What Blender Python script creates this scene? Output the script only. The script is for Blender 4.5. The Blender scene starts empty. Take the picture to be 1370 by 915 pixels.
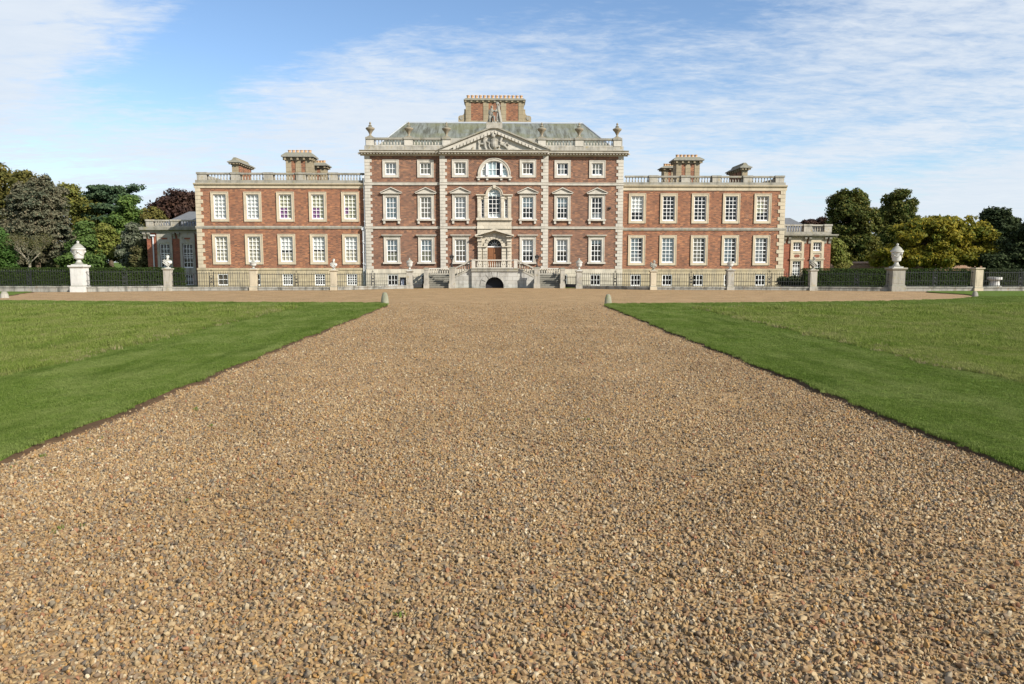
import bpy, bmesh, math, random
import numpy as np
from mathutils import Vector, Matrix, Euler
random.seed(7)
rng = np.random.default_rng(11)
R = math.radians
scn = bpy.context.scene
COL = scn.collection

# ------------------------------------------------------------------ camera
H = 2.4
F = 1000.0
YAW = math.atan(23 * math.cos(math.atan(.1075)) / 1000.0)
PIT = math.atan(.1075)
cam_d = bpy.data.cameras.new('camera')
cam_d.sensor_width = 36.0
cam_d.lens = 36.0 * F / 1370.0
cam_d.clip_end = 6000
cam = bpy.data.objects.new('camera', cam_d)
COL.objects.link(cam)
cam.location = (0, 0, H)
cam.rotation_euler = (math.pi / 2 - PIT, 0, -YAW)
scn.camera = cam
_F = Vector((math.sin(YAW) * math.cos(PIT), math.cos(YAW) * math.cos(PIT), -math.sin(PIT)))
_R = Vector((math.cos(YAW), -math.sin(YAW), 0))
_U = Vector((math.sin(YAW) * math.sin(PIT), math.cos(YAW) * math.sin(PIT), math.cos(PIT)))


def U(px, py, Y):
    """survey of the photograph: the point of the vertical plane at distance Y seen at a pixel"""
    d = _F * F + _R * (px - 685) + _U * (457.5 - py)
    t = Y / d.y
    return d.x * t, H + d.z * t


def UX(px, py, Y): return U(px, py, Y)[0]
def UZ(py, Y, px=661): return U(px, py, Y)[1]


def GND(px, py):
    d = _F * F + _R * (px - 685) + _U * (457.5 - py)
    t = -H / d.z
    return d.x * t, d.y * t


# ------------------------------------------------------------------ materials
class NT:
    def __init__(s, name):
        s.m = bpy.data.materials.new(name)
        s.m.use_nodes = True
        s.t = s.m.node_tree
        s.t.nodes.clear()
        s.out = s.t.nodes.new('ShaderNodeOutputMaterial')

    def n(s, kind, **kw):
        nd = s.t.nodes.new('ShaderNode' + kind)
        for k, v in kw.items():
            if k.startswith('i_'):
                nd.inputs[k[2:].replace('_', ' ')].default_value = v
            else:
                setattr(nd, k, v)
        return nd

    def l(s, a, b):
        s.t.links.new(a, b)

    def ramp(s, fac, stops, interp='LINEAR'):
        r = s.n('ValToRGB')
        r.color_ramp.interpolation = interp
        e = r.color_ramp.elements
        while len(e) < len(stops):
            e.new(.5)
        for i, (p, c) in enumerate(stops):
            e[i].position = p
            e[i].color = (c[0], c[1], c[2], 1) if len(c) == 3 else c
        s.l(fac, r.inputs[0])
        return r.outputs[0]

    def mix(s, fac, a, b, mode='MIX'):
        x = s.n('MixRGB', blend_type=mode)
        for sock, val in ((x.inputs[0], fac), (x.inputs[1], a), (x.inputs[2], b)):
            if hasattr(val, 'links'):
                s.l(val, sock)
            elif isinstance(val, (int, float)):
                sock.default_value = val
            else:
                sock.default_value = (val[0], val[1], val[2], 1)
        return x.outputs[0]

    def math(s, op, a, b=0.0):
        x = s.n('Math', operation=op)
        for sock, val in ((x.inputs[0], a), (x.inputs[1], b)):
            if hasattr(val, 'links'):
                s.l(val, sock)
            else:
                sock.default_value = val
        return x.outputs[0]

    def noise(s, vec, scale, detail=4, rough=.55, out=0):
        x = s.n('TexNoise')
        x.inputs['Scale'].default_value = scale
        x.inputs['Detail'].default_value = detail
        x.inputs['Roughness'].default_value = rough
        if vec is not None:
            s.l(vec, x.inputs['Vector'])
        return x.outputs[out]

    def pos(s):
        return s.n('NewGeometry').outputs['Position']

    def mapping(s, vec, scale=(1, 1, 1), rot=(0, 0, 0), loc=(0, 0, 0)):
        x = s.n('Mapping')
        x.inputs['Scale'].default_value = scale
        x.inputs['Rotation'].default_value = rot
        x.inputs['Location'].default_value = loc
        s.l(vec, x.inputs['Vector'])
        return x.outputs[0]

    def bump(s, h, strength=.3, dist=.02):
        b = s.n('Bump')
        b.inputs['Strength'].default_value = strength
        b.inputs['Distance'].default_value = dist
        s.l(h, b.inputs['Height'])
        return b.outputs[0]

    def bsdf(s, col, rough=.8, spec=.3, normal=None, metallic=0.0):
        b = s.n('BsdfPrincipled')
        if hasattr(col, 'links'):
            s.l(col, b.inputs['Base Color'])
        else:
            b.inputs['Base Color'].default_value = (*col, 1)
        b.inputs['Roughness'].default_value = rough
        b.inputs['Metallic'].default_value = metallic
        b.inputs['Specular IOR Level'].default_value = spec
        if normal is not None:
            s.l(normal, b.inputs['Normal'])
        s.l(b.outputs[0], s.out.inputs['Surface'])
        return b


def m_stone(name, base, stain, lich=None, joint=None, stain_amt=.6):
    t = NT(name)
    p = t.pos()
    big = t.noise(p, .9, 6, .62)
    streak = t.noise(t.mapping(p, (2.2, 2.2, .35)), 1.0, 5, .6)
    fine = t.noise(p, 9, 4, .6)
    c = t.mix(t.ramp(big, [(.38, (0, 0, 0)), (.68, (1, 1, 1))]), base, [b * .86 + .02 for b in base])
    s = t.math('MULTIPLY', t.ramp(streak, [(.5, (0, 0, 0)), (.72, (1, 1, 1))]), stain_amt)
    c = t.mix(s, c, stain)
    if lich:
        l = t.ramp(t.noise(p, 3.1, 5, .65), [(.56, (0, 0, 0)), (.66, (1, 1, 1))])
        c = t.mix(t.math('MULTIPLY', l, .8), c, lich)
    c = t.mix(t.math('MULTIPLY', fine, .25), c, [b * .72 for b in base])
    grime = t.noise(t.mapping(p, (1.5, 1.5, .8)), 1.1, 6, .68)
    c = t.mix(t.math('MULTIPLY', t.ramp(grime, [(.50, (0, 0, 0)), (.66, (1, 1, 1))]), .45 * stain_amt + .1), c, [b * .62 for b in stain])
    gn = t.n('NewGeometry'); sn_ = t.n('SeparateXYZ'); t.l(gn.outputs['True Normal'], sn_.inputs[0])
    up = t.ramp(sn_.outputs[2], [(.15, (0, 0, 0)), (.6, (1, 1, 1))])
    c = t.mix(t.math('MULTIPLY', up, .8), c, (.17, .165, .125))
    if joint:
        g = t.n('NewGeometry')
        x = t.n('SeparateXYZ'); t.l(g.outputs['Position'], x.inputs[0])
        cv = t.n('CombineXYZ')
        t.l(t.math('ADD', x.outputs[0], x.outputs[1]), cv.inputs[0]); t.l(x.outputs[2], cv.inputs[1])
        bt = t.n('TexBrick')
        bt.inputs['Color1'].default_value = (1, 1, 1, 1)
        bt.inputs['Color2'].default_value = (.86, .85, .83, 1)
        bt.inputs['Mortar'].default_value = (.55, .53, .5, 1)
        bt.inputs['Scale'].default_value = 1
        bt.inputs['Mortar Size'].default_value = .014
        bt.inputs['Brick Width'].default_value = joint[0]
        bt.inputs['Row Height'].default_value = joint[1]
        t.l(cv.outputs[0], bt.inputs['Vector'])
        c = t.mix(1.0, c, bt.outputs[0], 'MULTIPLY')
    t.bsdf(c, .85, .2, t.bump(fine, .35, .02))
    return t.m


def m_brick(name, c1, c2, c3, mortar):
    t = NT(name)
    g = t.n('NewGeometry')
    x = t.n('SeparateXYZ'); t.l(g.outputs['Position'], x.inputs[0])
    cv = t.n('CombineXYZ')
    t.l(t.math('ADD', x.outputs[0], x.outputs[1]), cv.inputs[0]); t.l(x.outputs[2], cv.inputs[1])
    bt = t.n('TexBrick')
    bt.inputs['Color1'].default_value = (0, 0, 0, 1)
    bt.inputs['Color2'].default_value = (1, 1, 1, 1)
    bt.inputs['Mortar'].default_value = (.5, .5, .5, 1)
    bt.inputs['Scale'].default_value = 1
    bt.inputs['Mortar Size'].default_value = .008
    bt.inputs['Brick Width'].default_value = .22
    bt.inputs['Row Height'].default_value = .085
    t.l(cv.outputs[0], bt.inputs['Vector'])
    sp = t.n('TexWhiteNoise', noise_dimensions='3D')
    sn = t.n('VectorMath', operation='SNAP')
    sn.inputs[1].default_value = (.25, .098, 1)
    t.l(cv.outputs[0], sn.inputs[0]); t.l(sn.outputs[0], sp.inputs['Vector'])
    v = t.math('ADD', t.math('MULTIPLY', bt.outputs[0], .3), t.math('MULTIPLY', sp.outputs['Value'], .7))
    c = t.ramp(v, [(.12, c1), (.5, c2), (.66, c2), (.92, c3)])
    c = t.mix(bt.outputs['Fac'], c, mortar)
    big = t.noise(cv.outputs[0], .55, 6, .65)
    c = t.mix(t.ramp(big, [(.35, (.55, .55, .55)), (.65, (0, 0, 0))]), c, t.mix(.55, c, (.10, .045, .03)))
    blot = t.noise(t.mapping(cv.outputs[0], (1, .4, 1)), 2.3, 5, .7)
    c = t.mix(t.ramp(blot, [(.62, (0, 0, 0)), (.78, (.35, .35, .35))]), c, (.33, .24, .18))
    t.bsdf(c, .88, .15, t.bump(bt.outputs['Fac'], -.25, .01))
    return t.m


def m_plain(name, col, rough=.6, spec=.3, var=.12, scale=3, metallic=0.0):
    t = NT(name)
    p = t.pos()
    c = t.mix(t.noise(p, scale, 5, .6), [x * (1 - var) for x in col], [min(1, x * (1 + var)) for x in col])
    t.bsdf(c, rough, spec, None, metallic)
    return t.m


def m_glass(name, tint=(.92, .95, .95)):
    t = NT(name)
    p = t.pos()
    tr = t.n('BsdfTransparent'); tr.inputs[0].default_value = (*tint, 1)
    gl = t.n('BsdfGlossy'); gl.inputs['Roughness'].default_value = .03
    t.l(t.bump(t.noise(p, 1.3, 2, .5), .12, .05), gl.inputs['Normal'])
    fr = t.n('LayerWeight'); fr.inputs[0].default_value = .22
    ms = t.n('MixShader')
    t.l(t.math('ADD', t.math('MULTIPLY', fr.outputs[0], .8), .04), ms.inputs[0]); t.l(tr.outputs[0], ms.inputs[1]); t.l(gl.outputs[0], ms.inputs[2])
    t.l(ms.outputs[0], t.out.inputs['Surface'])
    return t.m


def m_leaf(name, c1, c2, c3=None, trans=.25, rough=.6):
    t = NT(name)
    g = t.n('NewGeometry')
    r = g.outputs['Random Per Island']
    c = t.ramp(r, [(0, c1), (.7, c2), (1, c3 or c2)])
    b = t.n('BsdfPrincipled')
    n = t.noise(g.outputs['Position'], .55, 3, .6)
    c = t.mix(t.ramp(n, [(.35, (0, 0, 0)), (.65, (1, 1, 1))]), c, t.mix(.55, c, c3 or c2))
    t.l(c, b.inputs['Base Color'])
    b.inputs['Roughness'].default_value = rough
    b.inputs['Specular IOR Level'].default_value = .12
    tl = t.n('BsdfTranslucent'); t.l(c, tl.inputs[0])
    ms = t.n('MixShader'); ms.inputs[0].default_value = trans
    t.l(b.outputs[0], ms.inputs[1]); t.l(tl.outputs[0], ms.inputs[2])
    t.l(ms.outputs[0], t.out.inputs['Surface'])
    return t.m


M = {}
M['stone'] = m_stone('pale_stone', (.53, .49, .415), (.32, .30, .25), None, None, .6)
M['stone_ash'] = m_stone('pale_ashlar', (.60, .54, .43), (.36, .335, .28), None, (1.1, .42), .6)
M['stone_warm'] = m_stone('warm_stone', (.53, .45, .32), (.30, .265, .20), None, None, .5)
M['stone_warm_ash'] = m_stone('warm_ashlar', (.50, .415, .27), (.25, .23, .185), None, (1.0, .40), .7)
M['stone_grey'] = m_stone('weathered_stone', (.30, .28, .23), (.14, .135, .11), (.27, .24, .13), None, .8)
M['stone_lichen'] = m_stone('lichen_stone', (.40, .37, .31), (.15, .145, .12), (.33, .26, .12), None, .8)
M['stone_white'] = m_stone('white_stone', (.60, .585, .54), (.38, .37, .34), None, None, .5)
M['stone_low'] = m_stone('low_wall_stone', (.34, .33, .29), (.10, .10, .085), (.30, .24, .17), (.6, .3), 1.2)
M['stone_urn'] = m_stone('urn_stone', (.31, .255, .18), (.15, .125, .09), None, None, .5)
M['stone_urn2'] = m_stone('bust_stone', (.40, .375, .32), (.10, .095, .08), (.28, .20, .08), None, 1.0)
M['stone_statue'] = m_stone('statue_stone', (.30, .285, .25), (.085, .08, .07), (.26, .20, .09), None, .9)
M['stone_chim'] = m_stone('chimney_stone', (.36, .295, .19), (.22, .19, .14), None, (1.2, .42), .5)
M['stone_step'] = m_stone('step_stone', (.25, .235, .195), (.13, .125, .105), None, None, .8)
M['stone_landing'] = m_stone('landing_ashlar', (.47, .455, .41), (.22, .21, .19), None, (.86, .34), .8)
M['brick'] = m_brick('brown_brick', (.078, .040, .030), (.20, .088, .053), (.36, .165, .078), (.31, .25, .19))
M['brick_red'] = m_brick('orange_red_brick', (.10, .042, .029), (.262, .100, .051), (.44, .185, .08), (.33, .245, .17))
M['brick_pav'] = m_brick('pavilion_brick', (.15, .046, .03), (.27, .075, .042), (.36, .12, .06), (.30, .19, .13))
M['brick_old'] = m_brick('garden_wall_brick', (.26, .15, .10), (.36, .20, .12), (.42, .32, .22), (.35, .30, .24))
M['white'] = m_plain('white_paint', (.80, .79, .76), .45, .4, .05)
M['iron'] = m_plain('black_iron', (.018, .019, .02), .5, .4, .2)
M['lead'] = m_plain('lead_grey', (.33, .35, .37), .5, .4, .2, 2)
M['pipe'] = m_plain('painted_pipe', (.55, .57, .58), .5, .4, .1)
M['door'] = m_plain('oak_door', (.19, .08, .032), .45, .4, .3, 6)
M['terracotta'] = m_plain('terracotta', (.46, .29, .16), .8, .2, .25, 5)
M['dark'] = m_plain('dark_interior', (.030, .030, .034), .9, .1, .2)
M['blind_cream'] = m_plain('cream_blind', (.47, .42, .32), .9, .1, .08, 1.5)
M['blind_white'] = m_plain('white_blind', (.58, .575, .55), .9, .1, .05, 1.5)
M['blind_yellow'] = m_plain('yellow_blind', (.43, .40, .26), .9, .1, .08, 1.5)
M['blind_blue'] = m_plain('pale_blue_blind', (.44, .52, .54), .9, .1, .06, 1.5)
M['blind_tan'] = m_plain('tan_curtain', (.36, .28, .20), .9, .1, .1, 1.5)
M['purple'] = m_plain('purple_curtain', (.22, .09, .22), .9, .1, .15)
M['glass'] = m_glass('window_glass')
M['fan_dark'] = m_plain('dark_fanlight', (.012, .013, .018), .25, .3, .1)
M['lamp_glass'] = m_plain('smoky_lantern_glass', (.13, .14, .15), .2, .5, .2)
M['paper'] = m_plain('white_poster', (.66, .70, .78), .7, .2, .2, 14)
M['bark'] = m_plain('bark', (.10, .075, .05), .9, .1, .4, 4)
M['bark_pale'] = m_plain('pale_bark', (.30, .26, .19), .9, .1, .25, 4)


def m_roof():
    t = NT('mossy_slate')
    p = t.pos()
    strk = t.noise(t.mapping(p, (2.4, .25, .3)), 1.0, 7, .74)
    big = t.noise(p, .45, 5, .6)
    fine = t.noise(t.mapping(p, (4, 1, 3.5)), 2, 4, .7)
    c = t.mix(t.ramp(strk, [(.38, (0, 0, 0)), (.58, (1, 1, 1))]), (.062, .062, .046), (.195, .21, .188))
    c = t.mix(t.math('MULTIPLY', t.ramp(big, [(.45, (0, 0, 0)), (.62, (1, 1, 1))]), .55), c, (.15, .15, .065))
    c = t.mix(t.math('MULTIPLY', fine, .3), c, (.08, .08, .06))
    x = t.n('SeparateXYZ'); t.l(p, x.inputs[0])
    row = t.math('FRACT', t.math('MULTIPLY', x.outputs[2], 4.0))
    t.bsdf(c, .8, .25, t.bump(row, .4, .03))
    return t.m


M['roof'] = m_roof()
M['roof_dark'] = m_plain('grey_slate', (.12, .125, .13), .7, .3, .3, 3)

# ------------------------------------------------------------------ mesh helpers
ORG = {}


class MB:
    def __init__(s):
        s.v, s.f, s.m = [], [], []

    def add(s, vs, fs, m=0):
        o = len(s.v)
        s.v += [tuple(p) for p in vs]
        s.f += [tuple(i + o for i in f) for f in fs]
        s.m += [m] * len(fs)

    def box(s, x0, x1, y0, y1, z0, z1, m=0):
        s.add([(x0, y0, z0), (x1, y0, z0), (x1, y1, z0), (x0, y1, z0), (x0, y0, z1), (x1, y0, z1), (x1, y1, z1), (x0, y1, z1)],
              [(0, 3, 2, 1), (4, 5, 6, 7), (0, 1, 5, 4), (1, 2, 6, 5), (2, 3, 7, 6), (3, 0, 4, 7)], m)

    def prism(s, pts, y0, y1, m=0):
        """polygon in X-Z extruded along Y"""
        n = len(pts)
        vs = [(x, y0, z) for x, z in pts] + [(x, y1, z) for x, z in pts]
        fs = [tuple(range(n)), tuple(range(2 * n - 1, n - 1, -1))]
        fs += [(i, i + n, (i + 1) % n + n, (i + 1) % n) for i in range(n)]
        s.add(vs, fs, m)

    def prism_x(s, pts, x0, x1, m=0):
        """polygon in Y-Z extruded along X"""
        n = len(pts)
        vs = [(x0, y, z) for y, z in pts] + [(x1, y, z) for y, z in pts]
        fs = [tuple(range(n)), tuple(range(2 * n - 1, n - 1, -1))]
        fs += [(i, i + n, (i + 1) % n + n, (i + 1) % n) for i in range(n)]
        s.add(vs, fs, m)

    def frustum(s, x0, x1, y0, y1, z0, X0, X1, Y0, Y1, z1, m=0):
        s.add([(x0, y0, z0), (x1, y0, z0), (x1, y1, z0), (x0, y1, z0), (X0, Y0, z1), (X1, Y0, z1), (X1, Y1, z1), (X0, Y1, z1)],
              [(0, 3, 2, 1), (4, 5, 6, 7), (0, 1, 5, 4), (1, 2, 6, 5), (2, 3, 7, 6), (3, 0, 4, 7)], m)

    def lathe(s, prof, cx, cy, cz, seg=12, m=0, sq=1.0):
        vs, fs = [], []
        for r, z in prof:
            for k in range(seg):
                a = 2 * math.pi * (k + .5) / seg
                vs.append((cx + r * math.cos(a), cy + r * math.sin(a) * sq, cz + z))
        n = len(prof)
        for i in range(n - 1):
            for k in range(seg):
                k2 = (k + 1) % seg
                fs.append((i * seg + k, i * seg + k2, (i + 1) * seg + k2, (i + 1) * seg + k))
        fs.append(tuple(range(seg - 1, -1, -1)))
        fs.append(tuple(range((n - 1) * seg, n * seg)))
        s.add(vs, fs, m)

    def tube(s, a, b, r0, r1, seg=6, m=0):
        a, b = Vector(a), Vector(b)
        d = (b - a)
        if d.length < 1e-6:
            return
        d.normalize()
        u = d.orthogonal().normalized()
        w = d.cross(u)
        vs = []
        for p, r in ((a, r0), (b, r1)):
            for k in range(seg):
                t = 2 * math.pi * k / seg
                vs.append(p + u * (r * math.cos(t)) + w * (r * math.sin(t)))
        fs = [(k, (k + 1) % seg, seg + (k + 1) % seg, seg + k) for k in range(seg)]
        fs += [tuple(range(seg - 1, -1, -1)), tuple(range(seg, 2 * seg))]
        s.add(vs, fs, m)

    def blob(s, c, r, rot=(0, 0, 0), seg=10, m=0):
        e = Euler([R(a) for a in rot]).to_matrix()
        vs, fs = [], []
        n = 7
        for i in range(n):
            ph = math.pi * (i + .0001) / (n - 1 + .0002) - math.pi / 2
            for k in range(seg):
                a = 2 * math.pi * k / seg
                p = Vector((r[0] * math.cos(ph) * math.cos(a), r[1] * math.cos(ph) * math.sin(a), r[2] * math.sin(ph)))
                vs.append(Vector(c) + e @ p)
        for i in range(n - 1):
            for k in range(seg):
                k2 = (k + 1) % seg
                fs.append((i * seg + k, i * seg + k2, (i + 1) * seg + k2, (i + 1) * seg + k))
        fs.append(tuple(range(seg - 1, -1, -1)))
        fs.append(tuple(range((n - 1) * seg, n * seg)))
        s.add(vs, fs, m)

    def obox(s, a, b, w, h, m=0):
        """square bar from a to b, w wide across, h tall (vertical)"""
        a, b = Vector(a), Vector(b)
        d = (b - a).normalized()
        side = Vector((0, 1, 0)) if abs(d.y) < .5 else Vector((1, 0, 0))
        side = (side - d * side.dot(d)).normalized()
        up = d.cross(side)
        vs = []
        for p in (a, b):
            for sx, sz in ((-1, -1), (1, -1), (1, 1), (-1, 1)):
                vs.append(p + side * (sx * w / 2) + up * (sz * h / 2))
        s.add(vs, [(0, 1, 2, 3), (7, 6, 5, 4), (0, 4, 5, 1), (1, 5, 6, 2), (2, 6, 7, 3), (3, 7, 4, 0)], m)

    def mesh(s, name, mats, org=(0, 0, 0), smooth=False):
        me = bpy.data.meshes.new(name)
        ox, oy, oz = org
        me.from_pydata([(x - ox, y - oy, z - oz) for x, y, z in s.v], [], s.f)
        if not isinstance(mats, (list, tuple)):
            mats = [mats]
        for m in mats:
            me.materials.append(M[m] if isinstance(m, str) else m)
        me.polygons.foreach_set('material_index', s.m)
        bm = bmesh.new(); bm.from_mesh(me)
        bmesh.ops.recalc_face_normals(bm, faces=bm.faces)
        bm.to_mesh(me); bm.free()
        if smooth:
            me.polygons.foreach_set('use_smooth', [True] * len(me.polygons))
            me.set_sharp_from_angle(angle=R(40))
        return me

    def build(s, name, mats, parent=None, org=None, smooth=False):
        """link the collected shapes as one mesh object; vertices are world coordinates"""
        if org is None:
            org = ORG[parent.name] if parent is not None else (0, 0, 0)
        o = bpy.data.objects.new(name, s.mesh(name, mats, org, smooth))
        COL.objects.link(o)
        if parent is not None:
            o.parent = parent
            po = ORG[parent.name]
            o.location = (org[0] - po[0], org[1] - po[1], org[2] - po[2])
        else:
            o.location = org
        ORG[o.name] = tuple(org)
        return o


def tag(o, label, cat, group=None, kind=None):
    o['label'] = label; o['category'] = cat
    if group: o['group'] = group
    if kind: o['kind'] = kind
    return o


def thing(name, label, cat, loc=(0, 0, 0), group=None):
    o = bpy.data.objects.new(name, None)
    o.empty_display_size = .3
    COL.objects.link(o)
    o.location = loc
    ORG[o.name] = tuple(loc)
    return tag(o, label, cat, group)


def remesh(o, vox):
    md = o.modifiers.new('fuse', 'REMESH')
    md.mode = 'VOXEL'; md.voxel_size = vox; md.use_smooth_shade = True
    return o


def wall_grid(mb, x0, x1, z0, z1, yf, yb, ops, m=0, sides=True, mr=None):
    """sheet at yf with real openings whose reveals run back to yb"""
    mr = m if mr is None else mr
    xs, zs = {x0, x1}, {z0, z1}
    bb = []
    for o in ops:
        top = o['z1'] + ((o['x1'] - o['x0']) / 2 if o.get('arch') else 0)
        bb.append((o['x0'], o['x1'], o['z0'], top))
        xs |= {o['x0'], o['x1']}; zs |= {o['z0'], top}
    xs = sorted(x for x in xs if x0 - 1e-6 <= x <= x1 + 1e-6); zs = sorted(z for z in zs if z0 - 1e-6 <= z <= z1 + 1e-6)
    for i in range(len(xs) - 1):
        for j in range(len(zs) - 1):
            cx, cz = (xs[i] + xs[i + 1]) / 2, (zs[j] + zs[j + 1]) / 2
            if any(b[0] < cx < b[1] and b[2] < cz < b[3] for b in bb):
                continue
            mb.add([(xs[i], yf, zs[j]), (xs[i + 1], yf, zs[j]), (xs[i + 1], yf, zs[j + 1]), (xs[i], yf, zs[j + 1])], [(0, 1, 2, 3)], m)
    for o, b in zip(ops, bb):
        a0, a1, c0, c1 = o['x0'], o['x1'], o['z0'], o['z1']
        q = lambda *p: mb.add(p, [(0, 1, 2, 3)], mr)
        q((a0, yf, c0), (a0, yb, c0), (a1, yb, c0), (a1, yf, c0))
        q((a0, yf, c0), (a0, yf, c1), (a0, yb, c1), (a0, yb, c0))
        q((a1, yf, c0), (a1, yb, c0), (a1, yb, c1), (a1, yf, c1))
        if not o.get('arch'):
            q((a0, yf, c1), (a1, yf, c1), (a1, yb, c1), (a0, yb, c1))
        else:
            r = (a1 - a0) / 2; xc = (a0 + a1) / 2; n = 24
            pts = [(xc - r * math.cos(math.pi * k / n), c1 + r * math.sin(math.pi * k / n)) for k in range(n + 1)]
            for k in range(n):
                (p0, q0), (p1, q1) = pts[k], pts[k + 1]
                mb.add([(p0, yf, q0), (p1, yf, q1), (p1, yf, b[3]), (p0, yf, b[3])], [(0, 1, 2, 3)], m)
                mb.add([(p0, yf, q0), (p0, yb, q0), (p1, yb, q1), (p1, yf, q1)], [(0, 1, 2, 3)], mr)
    if sides:
        mb.add([(x0, yf, z0), (x0, yb, z0), (x0, yb, z1), (x0, yf, z1)], [(0, 1, 2, 3)], m)
        mb.add([(x1, yf, z0), (x1, yb, z0), (x1, yb, z1), (x1, yf, z1)], [(0, 1, 2, 3)], m)
        mb.add([(x0, yf, z1), (x1, yf, z1), (x1, yb, z1), (x0, yb, z1)], [(0, 1, 2, 3)], m)
        mb.add([(x0, yf, z0), (x1, yf, z0), (x1, yb, z0), (x0, yb, z0)], [(0, 1, 2, 3)], m)


def arc(xc, zc, r, n=24, a0=0, a1=180):
    return [(xc + r * math.cos(R(a0 + (a1 - a0) * k / n)), zc + r * math.sin(R(a0 + (a1 - a0) * k / n))) for k in range(n + 1)]


def ring(mb, xc, zc, ro, ri, y0, y1, m=0, n=24):
    a, b = arc(xc, zc, ro, n), arc(xc, zc, ri, n)
    for k in range(n):
        mb.prism([a[k], a[k + 1], b[k + 1], b[k]], y0, y1, m)


BAL = [(.045, 0), (.06, .03), (.045, .08), (.075, .25), (.08, .33), (.05, .55), (.035, .75), (.05, .90), (.062, .94), (.055, 1)]


def balusters(mb, p0, p1, z0a, z1a, z0b, z1b, pitch=.27, rad=1.0, seg=8, m=0):
    """a row of turned balusters from p0 to p1 (x, y); heights may slope"""
    L = math.hypot(p1[0] - p0[0], p1[1] - p0[1])
    n = max(2, int(L / pitch))
    for k in range(n):
        t = (k + .5) / n
        x, y = p0[0] + (p1[0] - p0[0]) * t, p0[1] + (p1[1] - p0[1]) * t
        z0, z1 = z0a + (z0b - z0a) * t, z1a + (z1b - z1a) * t
        mb.lathe([(r * rad, z * (z1 - z0)) for r, z in BAL], x, y, z0, seg, m)


WCACHE = {}


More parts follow.
